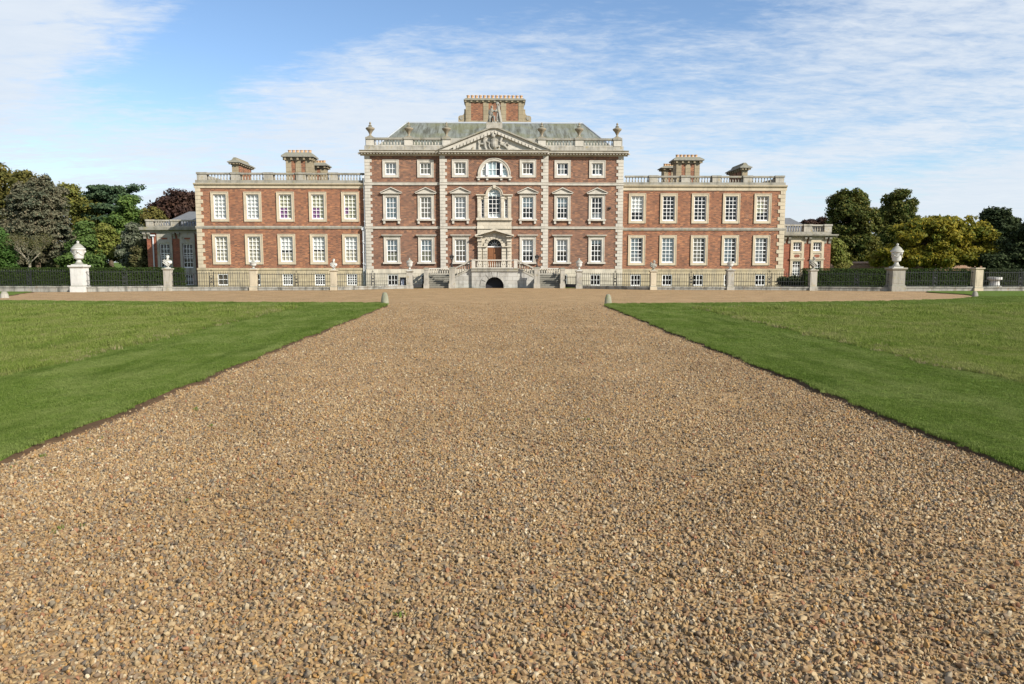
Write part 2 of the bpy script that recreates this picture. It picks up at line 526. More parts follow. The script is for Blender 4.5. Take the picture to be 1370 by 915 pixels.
def window(parent, xc, z0, w, h, y, nx, ny, mat='stone', hood=None, sill=True, t=.25, blinds=(), surround=True, bar=.042, cat_key=''):
    """a sash window: stone architrave (> hood, sill, sash, pane, blinds) standing in a wall opening"""
    key = (round(w, 3), round(h, 3), nx, ny, mat, hood, sill, round(t, 3), surround, bar)
    if key not in WCACHE:
        d = {}
        mb = MB()
        p = .07
        if surround:
            mb.box(-w / 2 - t, -w / 2, -p, .004, -t if hood is None else 0, h + t)
            mb.box(w / 2, w / 2 + t, -p, .004, -t if hood is None else 0, h + t)
            mb.box(-w / 2, w / 2, -p, .004, h, h + t)
            if hood is None:
                mb.box(-w / 2, w / 2, -p, .004, -t, 0)
            # outer fillet of the architrave
            e = .06
            mb.box(-w / 2 - t - .002, -w / 2 - t + e, -p - .03, -p + .001, -t if hood is None else 0, h + t + .002)
            mb.box(w / 2 + t - e, w / 2 + t + .002, -p - .03, -p + .001, -t if hood is None else 0, h + t + .002)
            mb.box(-w / 2 - t + e, w / 2 + t - e, -p - .03, -p + .001, h + t - e, h + t + .002)
        d['window'] = (mb, mat, False)
        mb = MB()
        wo = w / 2 + t
        if hood == 'pediment':
            ph = .56; ov = .2
            mb.box(-wo - ov, wo + ov, -.25, .004, h + t + .03, h + t + .11)
            mb.prism([(-wo - ov - .06, h + t + .112), (-wo - ov - .06, h + t + .17), (0, h + t + ph + .10), (0, h + t + ph)], -.28, .004)
            mb.prism([(wo + ov + .06, h + t + .112), (wo + ov + .06, h + t + .17), (0.001, h + t + ph + .10), (0.001, h + t + ph)], -.28, .004)
            mb.prism([(-wo - ov + .1, h + t + .113), (wo + ov - .1, h + t + .113), (0, h + t + ph - .03)], -.14, .004)
        elif hood == 'cornice':
            mb.box(-wo - .2, wo + .2, -.27, .004, h + t + .12, h + t + .19)
            mb.prism_x([(.004, h + t + .002), (-.10, h + t + .002), (-.22, h + t + .118), (.004, h + t + .118)], -wo - .12, wo + .12)
        if hood: d['hood'] = (mb, mat, False)
        if sill and hood:
            mb = MB()
            mb.box(-wo - .1, wo + .1, -.2, .004, -.17, -.002)
            if hood == 'pediment':
                for sx in (-1, 1):
                    mb.box(sx * (wo - .08) - .1, sx * (wo - .08) + .1, -.14, .004, -.46, -.172)
            d['sill'] = (mb, mat, False)
        mb = MB()
        ys = .05; fw = .075
        mb.box(-w / 2 + .002, -w / 2 + fw, ys, ys + .09, .002, h - .002)
        mb.box(w / 2 - fw, w / 2 - .002, ys, ys + .09, .002, h - .002)
        mb.box(-w / 2 + fw, w / 2 - fw, ys, ys + .09, .002, .13)
        mb.box(-w / 2 + fw, w / 2 - fw, ys, ys + .09, h - .09, h - .002)
        mb.box(-w / 2 + fw, w / 2 - fw, ys - .02, .20, .002, .05)
        if ny > 2:
            mb.box(-w / 2 + fw, w / 2 - fw, ys + .01, ys + .08, h / 2 - .03, h / 2 + .03)
        for i in range(1, nx):
            x = -w / 2 + fw + (w - 2 * fw) * i / nx
            mb.box(x - bar / 2, x + bar / 2, ys + .02, ys + .07, .13, h - .09)
        for j in range(1, ny):
            z = .13 + (h - .22) * j / ny
            if ny > 2 and abs(z - h / 2) < .06: continue
            mb.box(-w / 2 + fw, w / 2 - fw, ys + .023, ys + .067, z - bar / 2, z + bar / 2)
        d['sash'] = (mb, 'white', False)
        mb = MB()
        mb.add([(-w / 2 + .02, ys + .045, .02), (w / 2 - .02, ys + .045, .02), (w / 2 - .02, ys + .045, h - .02), (-w / 2 + .02, ys + .045, h - .02)], [(0, 1, 2, 3)])
        d['pane'] = (mb, 'glass', False)
        WCACHE[key] = {k: v[0].mesh(k, v[1], (0, 0, 0), v[2]) for k, v in d.items()}
    ms = WCACHE[key]
    po = ORG[parent.name]
    wo_ = bpy.data.objects.new('window', ms['window'])
    COL.objects.link(wo_); wo_.parent = parent
    wo_.location = (xc - po[0], y - po[1], z0 - po[2])
    ORG[wo_.name] = (xc, y, z0)
    for k in ms:
        if k == 'window': continue
        c = bpy.data.objects.new(k, ms[k]); COL.objects.link(c); c.parent = wo_
    for bi, (f0, f1, bm_, *xx) in enumerate(blinds):
        k2 = ('blind', bi, round(w, 3), round(h, 3), f0, f1, bm_, tuple(xx))
        if k2 not in WCACHE:
            mb = MB()
            a, b = (xx if xx else (0, 1))
            X0, X1 = -w / 2 + .01 + (w - .02) * a, -w / 2 + .01 + (w - .02) * b
            n = 10
            for i in range(n):    # softly folded cloth
                xa, xb = X0 + (X1 - X0) * i / n, X0 + (X1 - X0) * (i + 1) / n
                ya, yb_ = .21 - .025 * bi + .012 * (i % 2), .21 - .025 * bi + .012 * ((i + 1) % 2)
                za, zb = .01 + (h - .02) * f0, .01 + (h - .02) * f1
                mb.add([(xa, ya, za), (xb, yb_, za), (xb, yb_, zb), (xa, ya, zb)], [(0, 1, 2, 3)])
            WCACHE[k2] = mb.mesh('blind', bm_)
        c = bpy.data.objects.new('blind', WCACHE[k2]); COL.objects.link(c); c.parent = wo_
    return wo_

# ------------------------------------------------------------------ the mansion
YC, YM, YW = 73.0, 72.7, 73.4
CX = 661.1
man = thing('mansion', 'long red brick country mansion with stone quoins, sash windows and roof balustrades', 'mansion', (0, YC, 0))
ZC = lambda py: UZ(py, YC)
z_pl = ZC(360.0)             # top of plinth
z_s1a, z_s1b = ZC(306.4), ZC(303.0)
z_s2a, z_s2b = ZC(248.2), ZC(244.2)
z_ca, z_cb = ZC(208.9), ZC(202.2)
z_bk, z_r0, z_r1 = ZC(195.2), ZC(187.2), ZC(184.2)
xL, xR = UX(CX - 171.6, 280, YC), UX(CX + 171.6, 280, YC)
mL, mR = UX(CX - 71.6, 280, YM), UX(CX + 71.6, 280, YM)
W2 = UZ(0, YC) * 0
offs = [-137.3, -91.2, -44.85, 44.85, 91.2, 137.3]
k_px = (UX(800, 280, YC) - UX(520, 280, YC)) / 280.0        # metres per pixel on the facade
colx = [UX(CX + o, 280, YC) for o in offs]
ow, st = 1.06, .24
rows = {
    'top': (ZC(237.8) + .25, ZC(214.2) - .25),
    'mid': (ZC(293.0), ZC(259.9) - .25),
    'low': (ZC(350.6), ZC(316.8) - .25),
}
z_base = (ZC(382.5), ZC(367.0))
sides_ops, mid_ops = [], []
BL = {  # what hangs behind the glass, window by window
    ('top', 0): [(0, 1, 'blind_white')], ('top', 1): [(0, 1, 'blind_cream')], ('top', 2): [(0, 1, 'blind_cream')],
    ('top', 3): [(0, 1, 'blind_tan', 0, .62)], ('top', 4): [(0, 1, 'blind_white', .2, .7), (0, .45, 'blind_tan', 0, .2)], ('top', 5): [(.42, 1, 'blind_cream'), (0, .42, 'blind_white', .3, .8)],
    ('mid', 0): [(0, 1, 'blind_blue')], ('mid', 1): [(0, 1, 'blind_cream')], ('mid', 2): [(0, 1, 'blind_white')],
    ('mid', 3): [(.55, 1, 'blind_blue')], ('mid', 4): [(.58, 1, 'blind_blue')], ('mid', 5): [(0, .24, 'blind_white')],
    ('low', 0): [(.5, 1, 'blind_blue'), (0, .42, 'blind_yellow')], ('low', 1): [(.5, 1, 'blind_blue'), (0, .5, 'blind_yellow')], ('low', 2): [(.46, 1, 'blind_cream'), (0, .46, 'blind_tan')],
    ('low', 3): [(.42, 1, 'blind_white')], ('low', 4): [(.5, 1, 'blind_white'), (.42, .5, 'blind_tan')], ('low', 5): [(.82, 1, 'blind_blue')],
}


def std_windows():
    for r, (a, b) in rows.items():
        for i, x in enumerate(colx):
            op = dict(x0=x - ow / 2, x1=x + ow / 2, z0=a, z1=b)
            inner = i in (2, 3)
            (mid_ops if inner else sides_ops).append(op)
            window(man, x, a, ow, b - a, YM if inner else YC, 3, 2 if r == 'top' else 4, 'stone',
                   {'top': None, 'mid': 'pediment', 'low': 'cornice'}[r], blinds=BL.get((r, i), ()))


std_windows()
# basement windows of the main block
pl_ops = []
for px, bl in ((525.7, ()), (570.5, ()), (752, ()), (796.5, ())):
    x = UX(px, 375, YC - .18)
    w = 1.0
    pl_ops.append(dict(x0=x - w / 2, x1=x + w / 2, z0=z_base[0], z1=z_base[1]))
    window(man, x, z_base[0], w, z_base[1] - z_base[0], YC - .18, 3, 2, 'stone', None, surround=False, blinds=bl)

# arched openings on the axis
ax = UX(661.4, 280, YM)
lun = dict(x0=ax - 1.30, x1=ax + 1.30, z0=ZC(236.6), z1=ZC(234.2), arch=True)
ven = dict(x0=ax - .60, x1=ax + .60, z0=ZC(291.8), z1=ZC(261.2), arch=True)
sl = [dict(x0=ax + s * 1.12 - .16, x1=ax + s * 1.12 + .16, z0=ZC(291.8), z1=ZC(266.4)) for s in (-1, 1)]
z_door = ZC(358.0)
dor = dict(x0=ax - .67, x1=ax + .67, z0=z_door, z1=ZC(329.4), arch=True)

mb = MB()
zt = z_cb - .1
for x0, x1 in ((xL, mL), (mR, xR)):
    wall_grid(mb, x0, x1, z_pl, zt, YC, YC + .45, [o for o in sides_ops if x0 < o['x0'] < x1], 0, False)
wall_grid(mb, mL, mR, z_pl - .6, zt, YM, YM + .75, mid_ops + [lun, ven, dor] + sl, 0, False)
for x in (mL, mR):
    mb.add([(x, YM, z_pl - .6), (x, YC + .02, z_pl - .6), (x, YC + .02, zt), (x, YM, zt)], [(0, 1, 2, 3)])
DB = YC + 16
for x in (xL, xR):
    mb.add([(x, YC, 0), (x, DB, 0), (x, DB, zt), (x, YC, zt)], [(0, 1, 2, 3)])
mb.add([(xL, DB, 0), (xR, DB, 0), (xR, DB, zt), (xL, DB, zt)], [(0, 1, 2, 3)])
mb.build('wall', 'brick', man)
# rooms behind: dark partition and floors
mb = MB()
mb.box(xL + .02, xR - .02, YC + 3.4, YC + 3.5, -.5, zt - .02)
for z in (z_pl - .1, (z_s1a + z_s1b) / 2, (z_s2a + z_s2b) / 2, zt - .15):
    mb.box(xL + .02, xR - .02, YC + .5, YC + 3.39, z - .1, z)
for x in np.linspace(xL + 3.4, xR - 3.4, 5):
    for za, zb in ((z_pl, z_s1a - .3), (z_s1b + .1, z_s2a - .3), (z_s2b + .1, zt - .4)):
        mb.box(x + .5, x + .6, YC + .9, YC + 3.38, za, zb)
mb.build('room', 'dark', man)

# plinth
mb = MB()
for x0, x1 in ((xL - .06, mL), (mR, xR + .06)):
    wall_grid(mb, x0, x1, -.6, z_pl + .02, YC - .18, YC + .3, [o for o in pl_ops if x0 < o['x0'] < x1])
wall_grid(mb, mL + .001, mR - .001, -.6, z_pl + .02, YM - .16, YM + .3, [dict(x0=ax - .67, x1=ax + .67, z0=z_door, z1=z_pl + .019)])
mb.build('plinth', 'stone_ash', man)

# quoins
def quoins(mb, x, sgn, z0, z1, yf, long=.64, short=.46, hh=.30, ret=True, m=0):
    n = int(round((z1 - z0) / hh)); h = (z1 - z0) / n
    for k in range(n):
        L = long if k % 2 == 0 else short
        a, b = (x - .05, x + L) if sgn > 0 else (x - L, x + .05)
        mb.box(a, b, yf - .06, yf + (.05 if not ret else (short if k % 2 == 0 else long)), z0 + k * h + .012, z0 + (k + 1) * h - .012, m)


for x, sg, yf, rt in ((xL, 1, YC, True), (xR, -1, YC, True), (mL, 1, YM, False), (mR, -1, YM, False)):
    mb = MB()
    for a, b in ((z_pl + .02, z_s1a), (z_s1b, z_s2a), (z_s2b, z_ca)):
        quoins(mb, x, sg, a, b, yf, ret=rt)
    mb.build('quoins', 'stone', man)

# string courses, cornice, parapet
mb = MB()
for a, b in ((z_s1a, z_s1b), (z_s2a, z_s2b)):
    prof = lambda y: [(y + .004, a), (y - .09, a), (y - .12, a + .05), (y - .12, b - .06), (y - .16, b - .04), (y - .16, b), (y + .004, b)]
    mb.prism_x(prof(YC), xL - .12, mL - .06); mb.prism_x(prof(YC), mR + .06, xR + .12)
    if a == z_s1a:
        mb.prism_x(prof(YM), mL - .058, ax - 1.72); mb.prism_x(prof(YM), ax + 1.72, mR + .058)
    else:
        mb.prism_x(prof(YM), mL - .058, mR + .058)
mb.build('string_course', 'stone', man)
mb = MB()
zc0, zc1 = z_ca, z_cb
dz = zc1 - zc0
def cprof(y): return [(y + .004, zc0), (y - .1, zc0), (y - .12, zc0 + .26 * dz), (y - .14, zc0 + .5 * dz), (y - .60, zc0 + .52 * dz), (y - .62, zc0 + .74 * dz), (y - .72, zc1 - .02), (y - .72, zc1), (y + .004, zc1)]
mb.prism_x(cprof(YC), xL - .42, mL - .02); mb.prism_x(cprof(YC), mR + .02, xR + .42); mb.prism_x(cprof(YM), mL - .018, mR + .018)
for y, x0, x1 in ((YC, xL - .5, mL - .1), (YM, mL, mR), (YC, mR + .1, xR + .5)):
    n = int((x1 - x0) / .29)
    for k in range(n + 1):
        x = x0 + (x1 - x0) * k / n
        mb.box(x - .075, x + .075, y - .5, y - .11, zc0 + .24 * dz, zc0 + .515 * dz)
mb.build('cornice', 'stone', man)

pier_px = [(489.9, 500.2), (541, 552.3), (592, 602.3)]
pier_x = []
for a, b in pier_px:
    x0, x1 = UX(a, 190, YC), UX(b, 190, YC)
    pier_x.append((x0, x1))
pier_x = pier_x + [(2 * ax - b, 2 * ax - a) for a, b in pier_x[::-1]]
for i in (0, 1, 3, 4):     # bays of balusters
    pass
for (a, b) in [(pier_x[0], pier_x[1]), (pier_x[1], pier_x[2]), (pier_x[3], pier_x[4]), (pier_x[4], pier_x[5])]:
    mb = MB()
    mb.box(a[1] + .002, b[0] - .002, YC, YC + .34, z_bk - .01, z_bk + .06, 0)
    mb.box(a[1] + .002, b[0] - .002, YC - .05, YC + .38, z_r0, z_r1 - .02, 1)
    balusters(mb, (a[1], YC + .17), (b[0], YC + .17), z_bk + .055, z_r0 + .005, z_bk + .055, z_r0 + .005, .27, .9)
    mb.build('balustrade', ['stone', 'stone_grey'], man)
for p in pier_x:
    mb = MB()
    mb.box(p[0], p[1], YC - .06, YC + .6, z_bk - .01, z_r0 + .02, 0)
    mb.box(p[0] - .07, p[1] + .07, YC - .13, YC + .67, z_r0 + .018, z_r1 + .01, 1)
    mb.build('parapet_pier', ['stone', 'stone_grey'], man)
mb = MB()
mb.box(xL - .02, xR + .02, YC - .02, YC + .55, z_cb - .002, z_bk)     # blocking course
mb.box(pier_x[2][1] + .003, pier_x[3][0] - .003, YC + .05, YC + .4, z_bk - .01, z_r1 - .05)   # solid parapet behind the pediment
for x in (xL, xR):
    mb.box(min(x, x - math.copysign(.4, x)), max(x, x - math.copysign(.4, x)), YC + .56, DB, z_cb - .1, z_r1 - .03)
mb.box(xL, xR, DB - .4, DB, z_cb - .1, z_r1 - .03)
mb.build('parapet', 'stone_lichen', man)

# pediment
zA = UZ(168.8, YM - .55)
xa0, xa1 = UX(585.6, 203, YM - .55), UX(737.2, 203, YM - .55)
xa0, xa1 = ax - (xa1 - xa0) / 2, ax + (xa1 - xa0) / 2
mb = MB()
tk = .43
slope = (zA - z_cb) / (ax - xa0)
for s in (-1, 1):
    xo = xa0 if s < 0 else xa1
    xi = xo - s * tk / slope
    mb.prism([(xo, z_cb + .004), (xo, z_cb + .10), (ax, zA + .10), (ax, zA - .05)], YM - .54, YM + 6.0, 1)
    mb.prism([(xi + s * .15, z_cb + .006), (xo - s * .05, z_cb + .006), (ax, zA - .052), (ax, zA - tk)], YM - .36, YM + .1, 0)
    n = 13
    for k in range(n):
        f = (k + .7) / (n + .2)
        x = xi + (ax - xi) * f; z = z_cb + (zA - tk - z_cb) * f
        if z - z_cb < .12: continue
        h0, h1 = z - .15 + s * .13 * slope, z - .15 - s * .13 * slope
        mb.add([(x - .13, YM - .42, h0), (x + .13, YM - .42, h1), (x + .13, YM - .42, h1 + .26), (x - .13, YM - .42, h0 + .26),
                (x - .13, YM - .1, h0), (x + .13, YM - .1, h1), (x + .13, YM - .1, h1 + .26), (x - .13, YM - .1, h0 + .26)],
               [(0, 1, 2, 3), (4, 7, 6, 5), (0, 4, 5, 1), (1, 5, 6, 2), (2, 6, 7, 3), (3, 7, 4, 0)], 0)
mb.prism([(xa0 + .9, z_cb + .003), (xa1 - .9, z_cb + .003), (ax, zA - .3)], YM - .12, YM + .5, 0)
ped = mb.build('pediment', ['stone', 'stone_grey'], man)
# carved arms
yb = YM - .06
mb = MB()
def P(px, py): return UX(px, py, YM), UZ(py, YM, px)
def eb(px, py, rx, rz, rot=0, d=.34):
    x, z = P(px, py); mb.blob((x, yb - .12, z), (rx * k_px, d, rz * k_px), (0, rot, 0))
eb(661, 193, 5.2, 7.5, 0, .3); eb(661, 188, 5.5, 3.5, 0, .26)                 # shield
eb(659.5, 182.5, 3.4, 3.6, 0, .36); eb(659, 179.2, 2.2, 2.4, 20, .34); eb(663.5, 181, 3, 1.3, -30, .25)   # helm and crest
for pts in ([(651, 201, 2.6), (649, 197, 2.6), (648.5, 193, 3.2), (647.5, 189, 2.8), (648.5, 185, 2.8), (650.5, 184, 1.8)],
            [(641, 202, 1.6), (640.5, 197, 2.0), (641, 193, 2.0), (640, 189.5, 1.4), (642.5, 189, 1.2)],
            [(648, 189, 1.6), (652, 190, 1.5), (655, 193, 1.3)], [(642, 193, 2), (647, 193, 2.4)],
            [(634, 200, 1.5), (631, 202, 1.2), (633, 197.5, 1.2)],
            [(669, 191, 2.2), (671, 186, 2.4), (672, 184, 1.8), (669.5, 185, 1.2)],
            [(669, 193, 2.4), (674, 195, 2.8), (678, 198.5, 2.6), (681, 202, 1.9)], [(675, 194, 2.4), (678, 191.5, 1.6), (680, 195, 1.3)],
            [(683, 201, 1.4), (687, 200, 1.2), (690.5, 201.5, 1.5)], [(668, 195, 1.4), (665, 197, 1.2)],
            [(655, 198, 1.8), (658, 201.5, 1.6), (662, 202, 1.4), (667, 200, 1.5), (668.5, 196, 1.2)],
            [(655, 190, 1.6), (654, 195, 1.5), (656, 200, 1.4)], [(650, 202.4, 1.1), (657, 202.6, 1.1), (672, 202.6, 1.1)]):
    for (a, b) in zip(pts[:-1], pts[1:]):
        x0, z0 = P(a[0], a[1]); x1, z1 = P(b[0], b[1])
        mb.tube((x0, yb - .17, z0), (x1, yb - .17, z1), a[2] * k_px * .72, b[2] * k_px * .72, 8)
        mb.blob((x1, yb - .17, z1), (b[2] * k_px * .72,) * 3)
arms = remesh(mb.build('carved_arms', 'stone_urn2', ped), .03)
# apex pedestal for the statue
mb = MB()
pz0, pz1 = UZ(172, YM - .3), UZ(164.2, YM - .3)
mb.box(UX(650.5, 168, YM), UX(672, 168, YM), YM - .55, YM + .6, pz0, pz1)
mb.build('pedestal', 'stone_lichen', man)

# main roof
YR = YC + 7.6
zR = UZ(164.8, YR)
rx0, rx1 = UX(543.5, 165, YR), UX(779.5, 165, YR)
mb = MB()
ze = z_cb + .12
a, b, c, d = (xL + .45, YC + .75, ze), (xR - .45, YC + .75, ze), (xR - .45, DB - .5, ze), (xL + .45, DB - .5, ze)
e, f = (rx0, YR, zR), (rx1, YR, zR)
g, h_ = (rx0, YR + .9, zR), (rx1, YR + .9, zR)
mb.add([a, b, c, d, e, f, g, h_], [(0, 1, 5, 4), (1, 2, 7, 5), (2, 3, 6, 7), (3, 0, 4, 6), (4, 5, 7, 6), (3, 2, 1, 0)])
roof = mb.build('roof', 'roof', man)
mb = MB()
mb.tube((rx0, YR, zR), (rx1, YR, zR), .13, .13, 8)
mb.tube(a, e, .09, .09, 8); mb.tube(b, f, .09, .09, 8)
mb.build('ridge_lead', 'lead', roof)


# chimneys ------------------------------------------------------------
def chimney(x0, x1, y0, y1, z0, z1, zcap, npan, pots, scrolls=False, front=True, potrow='x', parent=man, ov=.38, zpot=.42):
    """stone pilasters with brick panels between, a moulded cap and clay pots"""
    mb = MB()
    mb.box(x0 + .05, x1 - .05, y0 + .05, y1 - .05, z0, z1, 1 if npan else 0)
    w = x1 - x0
    pw = w / (npan * 2 + 1) * (1.1 if npan else 1) if npan < 3 else w * .092
    if npan:
        gap = (w - pw * (npan + 1)) / npan
        for i in range(npan + 1):
            xa = x0 + i * (pw + gap)
            mb.box(xa, xa + pw, y0, y1, z0 + .01, z1 - .01, 0)
    d = y1 - y0
    if not npan:
        for xx in (x0, x1):
            for q in (.2, .5, .8):
                mb.box(xx - .06 if xx == x0 else xx - .051, xx + .051 if xx == x0 else xx + .06, y0 + d * q - .45, y0 + d * q + .45, z0 + .3, z1 - .1, 1)
    mb.box(x0 - .04, x1 + .04, y0 - .04, y1 + .04, z0 - .02, z0 + min(.55, (z1 - z0) * .17), 0)
    # brackets
    hb = zcap - z1
    n = max(2, int(w / .62))
    for i in range(n + 1):
        x = x0 + w * i / n
        for yy in (y0, y1):
            s = -1 if yy == y0 else 1
            mb.box(x - .1, x + .1, min(yy, yy + s * ov * .7), max(yy, yy + s * ov * .7), z1 + hb * .05, z1 + hb * .40, 0)
    n = max(2, int(d / .62))
    for i in range(n + 1):
        y = y0 + d * i / n
        for xx in (x0, x1):
            s = -1 if xx == x0 else 1
            mb.box(min(xx, xx + s * ov * .7), max(xx, xx + s * ov * .7), y - .1, y + .1, z1 + hb * .05, z1 + hb * .40, 0)
    mb.box(x0 - .03, x1 + .03, y0 - .03, y1 + .03, z1 - .012, z1 + hb * .42, 0)
    mb.box(x0 - ov, x1 + ov, y0 - ov, y1 + ov, z1 + hb * .41, z1 + hb * .58, 2)
    mb.frustum(x0 - ov, x1 + ov, y0 - ov, y1 + ov, z1 + hb * .581, x0 + .02, x1 - .02, y0 + .02, y1 - .02, zcap, 2)
    if scrolls:
        for s in (-1, 1):
            xe = x0 if s < 0 else x1
            pts = [(xe, z0), (xe + s * .80, z0), (xe + s * .80, z0 + .75)]
            pts += [(xe + s * (.48 + .32 * math.cos(R(t))), z0 + .75 + .22 * math.sin(R(t))) for t in range(15, 100, 17)]
            pts += [(xe + s * (.42 - .26 * math.sin(R(t))), z0 + 1.35 - .38 * math.cos(R(t))) for t in range(0, 95, 15)]
            pts += [(xe + s * .16, z0 + 1.62), (xe, z0 + 1.62)]
            mb.prism(pts if s > 0 else pts[::-1], y0 + .15, y0 + .75, 0)
            mb.tube((xe + s * .46, y0 + .10, z0 + .68), (xe + s * .46, y0 + .16, z0 + .68), .2, .2, 12, 2)
    c = mb.build('chimney', ['stone_chim', 'brick_red', 'stone_grey'], parent)
    mb0 = None
    for i in range(pots):
        if potrow == 'x':
            px, py = x0 + .25 + (w - .5) * i / max(1, pots - 1), (y0 + y1) / 2
        else:
            px, py = (x0 + x1) / 2, y0 + .3 + (d - .6) * i / max(1, pots - 1)
        m2 = MB()
        m2.lathe([(.17, -.02), (.16, zpot * .5), (.15, zpot * .8), (.19, zpot * .84), (.19, zpot), (.12, zpot), (.12, zpot - .1)], px, py, zcap, 10)
        m2.build('chimney_pot', 'terracotta', c, smooth=True)
    return c


yk = YC + 9.2
chimney(UX(623, 150, yk), UX(700.8, 150, yk), yk, yk + 2.2, UZ(166.5, yk), UZ(136.8, yk), UZ(131.2, yk), 3, 14, True, ov=.2, zpot=.5)

# lunette window
def arch_window(kind, op, y, ring_w, nx, ny, fan, name='window', mat='stone', blinds=(), mull=None):
    a0, a1, c0, c1 = op['x0'], op['x1'], op['z0'], op['z1']
    xc, r = (a0 + a1) / 2, (a1 - a0) / 2
    mb = MB()
    if ring_w:
        ring(mb, xc, c1, r + ring_w, r, y - .08, y + .004)
        ring(mb, xc, c1, r + ring_w + .01, r + ring_w - .08, y - .13, y - .079)
        if kind == 'lunette':
            for s in (-1, 1):
                x = xc + s * (r + ring_w / 2)
                mb.box(x - ring_w / 2, x + ring_w / 2, y - .08, y + .004, c0 - .02, c1)
    if kind == 'lunette':
        mb.box(a0 - ring_w - .12, a1 + ring_w + .12, y - .2, y + .004, c0 - .16, c0 - .021)
        for s in (-1, 1):
            for q in (r + ring_w / 2 + .05, r * .52):
                mb.box(xc + s * q - .1, xc + s * q + .1, y - .14, y + .004, c0 - .36, c0 - .161)
    w = mb.build('window', mat, man, org=(xc, y, c0))
    ys = y + .06
    mb = MB()
    ring(mb, xc, c1, r - .003, r - .07, ys, ys + .09)
    for s in (-1, 1):
        x = xc + s * (r - .037)
        mb.box(x - .034, x + .034, ys, ys + .09, c0 + .003, c1)
    mb.box(a0 + .07, a1 - .07, ys, ys + .09, c0 + .003, c0 + .11)
    bar = .042
    if kind == 'lunette':
        for s in (-1, 1):
            x = xc + s * r * .52
            hgt = c1 + math.sqrt(r * r - (r * .52) ** 2)
            mb.box(x - .11, x + .11, y - .05, ys + .12, c0 + .11, hgt - .06)
        wm = r * .52 - .11
        for x in (xc - wm / 3, xc + wm / 3):
            mb.box(x - bar / 2, x + bar / 2, ys + .02, ys + .07, c0 + .11, c1 + r - .08)
        zz = c0 + .11 + (r - .1) * .48
        rr = math.sqrt(r * r - (zz - c1) ** 2) - .06
        mb.box(xc - rr, xc + rr, ys + .023, ys + .067, zz - bar / 2, zz + bar / 2)
    else:
        for i in range(1, nx):
            x = a0 + .07 + (a1 - a0 - .14) * i / nx
            mb.box(x - bar / 2, x + bar / 2, ys + .02, ys + .07, c0 + .11, c1)
        for j in range(1, ny + 1):
            z = c0 + .11 + (c1 - c0 - .11) * j / ny
            mb.box(a0 + .07, a1 - .07, ys + .023, ys + .067, z - bar / 2, z + bar / 2)
        ring(mb, xc, c1, r * .5, r * .5 - bar, ys + .022, ys + .068, n=14)
        for t in (36, 72, 108, 144):
            p0 = (xc + r * .48 * math.cos(R(t)), ys + .045, c1 + r * .48 * math.sin(R(t)))
            p1 = (xc + (r - .06) * math.cos(R(t)), ys + .045, c1 + (r - .06) * math.sin(R(t)))
            mb.tube(p0, p1, .024, .024, 4)
    mb.build('sash', 'white', w)
    mb = MB()
    pg = [(a0 + .02, c0 + .02), (a1 - .02, c0 + .02)] + arc(xc, c1, r - .02, 20)
    mb.add([(q[0], ys + .045, q[1]) for q in pg], [tuple(range(len(pg)))])
    mb.build('pane', 'glass', w)
    for (za, zb, xa, xb, bm_) in blinds:
        mb = MB(); mb.box(xa, xb, y + .21, y + .22, za, zb); mb.build('blind', bm_, w)
    return w


arch_window('lunette', lun, YM, .27, 3, 2, False, blinds=[(lun['z0'], lun['z1'] + 1.25, ax - 1.3, ax - .66, 'blind_white'), (lun['z0'], lun['z1'] + 1.3, ax - .6, ax + .2, 'blind_blue'), (lun['z0'], lun['z1'] + .7, ax + .7, ax + 1.3, 'blind_blue')])
vz0, vz1 = ven['z0'], ven['z1']
# stone frontispiece: venetian window above, rusticated doorway below
YS = YM - .12
hwf = 1.62
z_sill = ZC(294.6)
mb = MB()
z_ent0, z_ent1 = ZC(263.4), ZC(260.6)
wall_grid(mb, ax - hwf, ax + hwf, z_sill, z_ent0, YS, YM, [dict(x0=ven['x0'], x1=ven['x1'], z0=vz0, z1=z_ent0 - .0005)] + sl)
for s in (-1, 1):                         # entablature and pilasters
    a, b = (ax - hwf - .14, ax - .82) if s < 0 else (ax + .82, ax + hwf + .14)
    mb.box(a, b, YS - .22, YM + .004, z_ent1 - .09, z_ent1)
    mb.box(a + .1, b - .0, YS - .08, YM + .003, z_ent0 + .001, z_ent1 - .091)
    for q in (hwf - .16, .80):
        x = ax + s * q
        mb.box(x - .15, x + .15, YS - .07, YS + .001, vz0 + .02, z_ent0 - .18)
        mb.box(x - .18, x + .18, YS - .10, YS + .001, z_ent0 - .178, z_ent0 - .02)
mb.box(ax - hwf - .1, ax + hwf + .1, YS - .2, YM + .003, z_sill - .02, vz0 - .001)
wall_grid(mb, ax - hwf - .02, ax + hwf + .02, z_s1b + .002, z_sill - .022, YS, YM, [])
mb.box(ax - hwf - .06, ax + hwf + .06, YS - .1, YM + .003, z_s1a, z_s1b)
# imposts join wall to arch ring
ring(mb, ax, vz1, .82, .601, YM - .16, YM + .004)
ring(mb, ax, vz1, .83, .75, YM - .22, YM - .159)
for s in (-1, 1):
    mb.box(*sorted((ax + s * .601, ax + s * .82)), YM - .159, YM + .004, z_ent0 + .002, vz1)
mb.prism([(ax - .10, vz1 + .62), (ax + .10, vz1 + .62), (ax + .15, z_s2a - .005), (ax - .15, z_s2a - .005)], YM - .27, YM + .004)
arch_window('venetian', ven, YM, 0, 3, 5, True, blinds=[(vz0, vz0 + .42, ax - .6, ax + .6, 'blind_white'), (vz1 - .15, vz1 + .6, ax - .6, ax + .6, 'blind_blue')])
for i, o in enumerate(sl):
    window(man, (o['x0'] + o['x1']) / 2, o['z0'], o['x1'] - o['x0'], o['z1'] - o['z0'], YM, 1, 5, 'stone', None, surround=False, blinds=[(0, .45, 'blind_white')] if i else [])
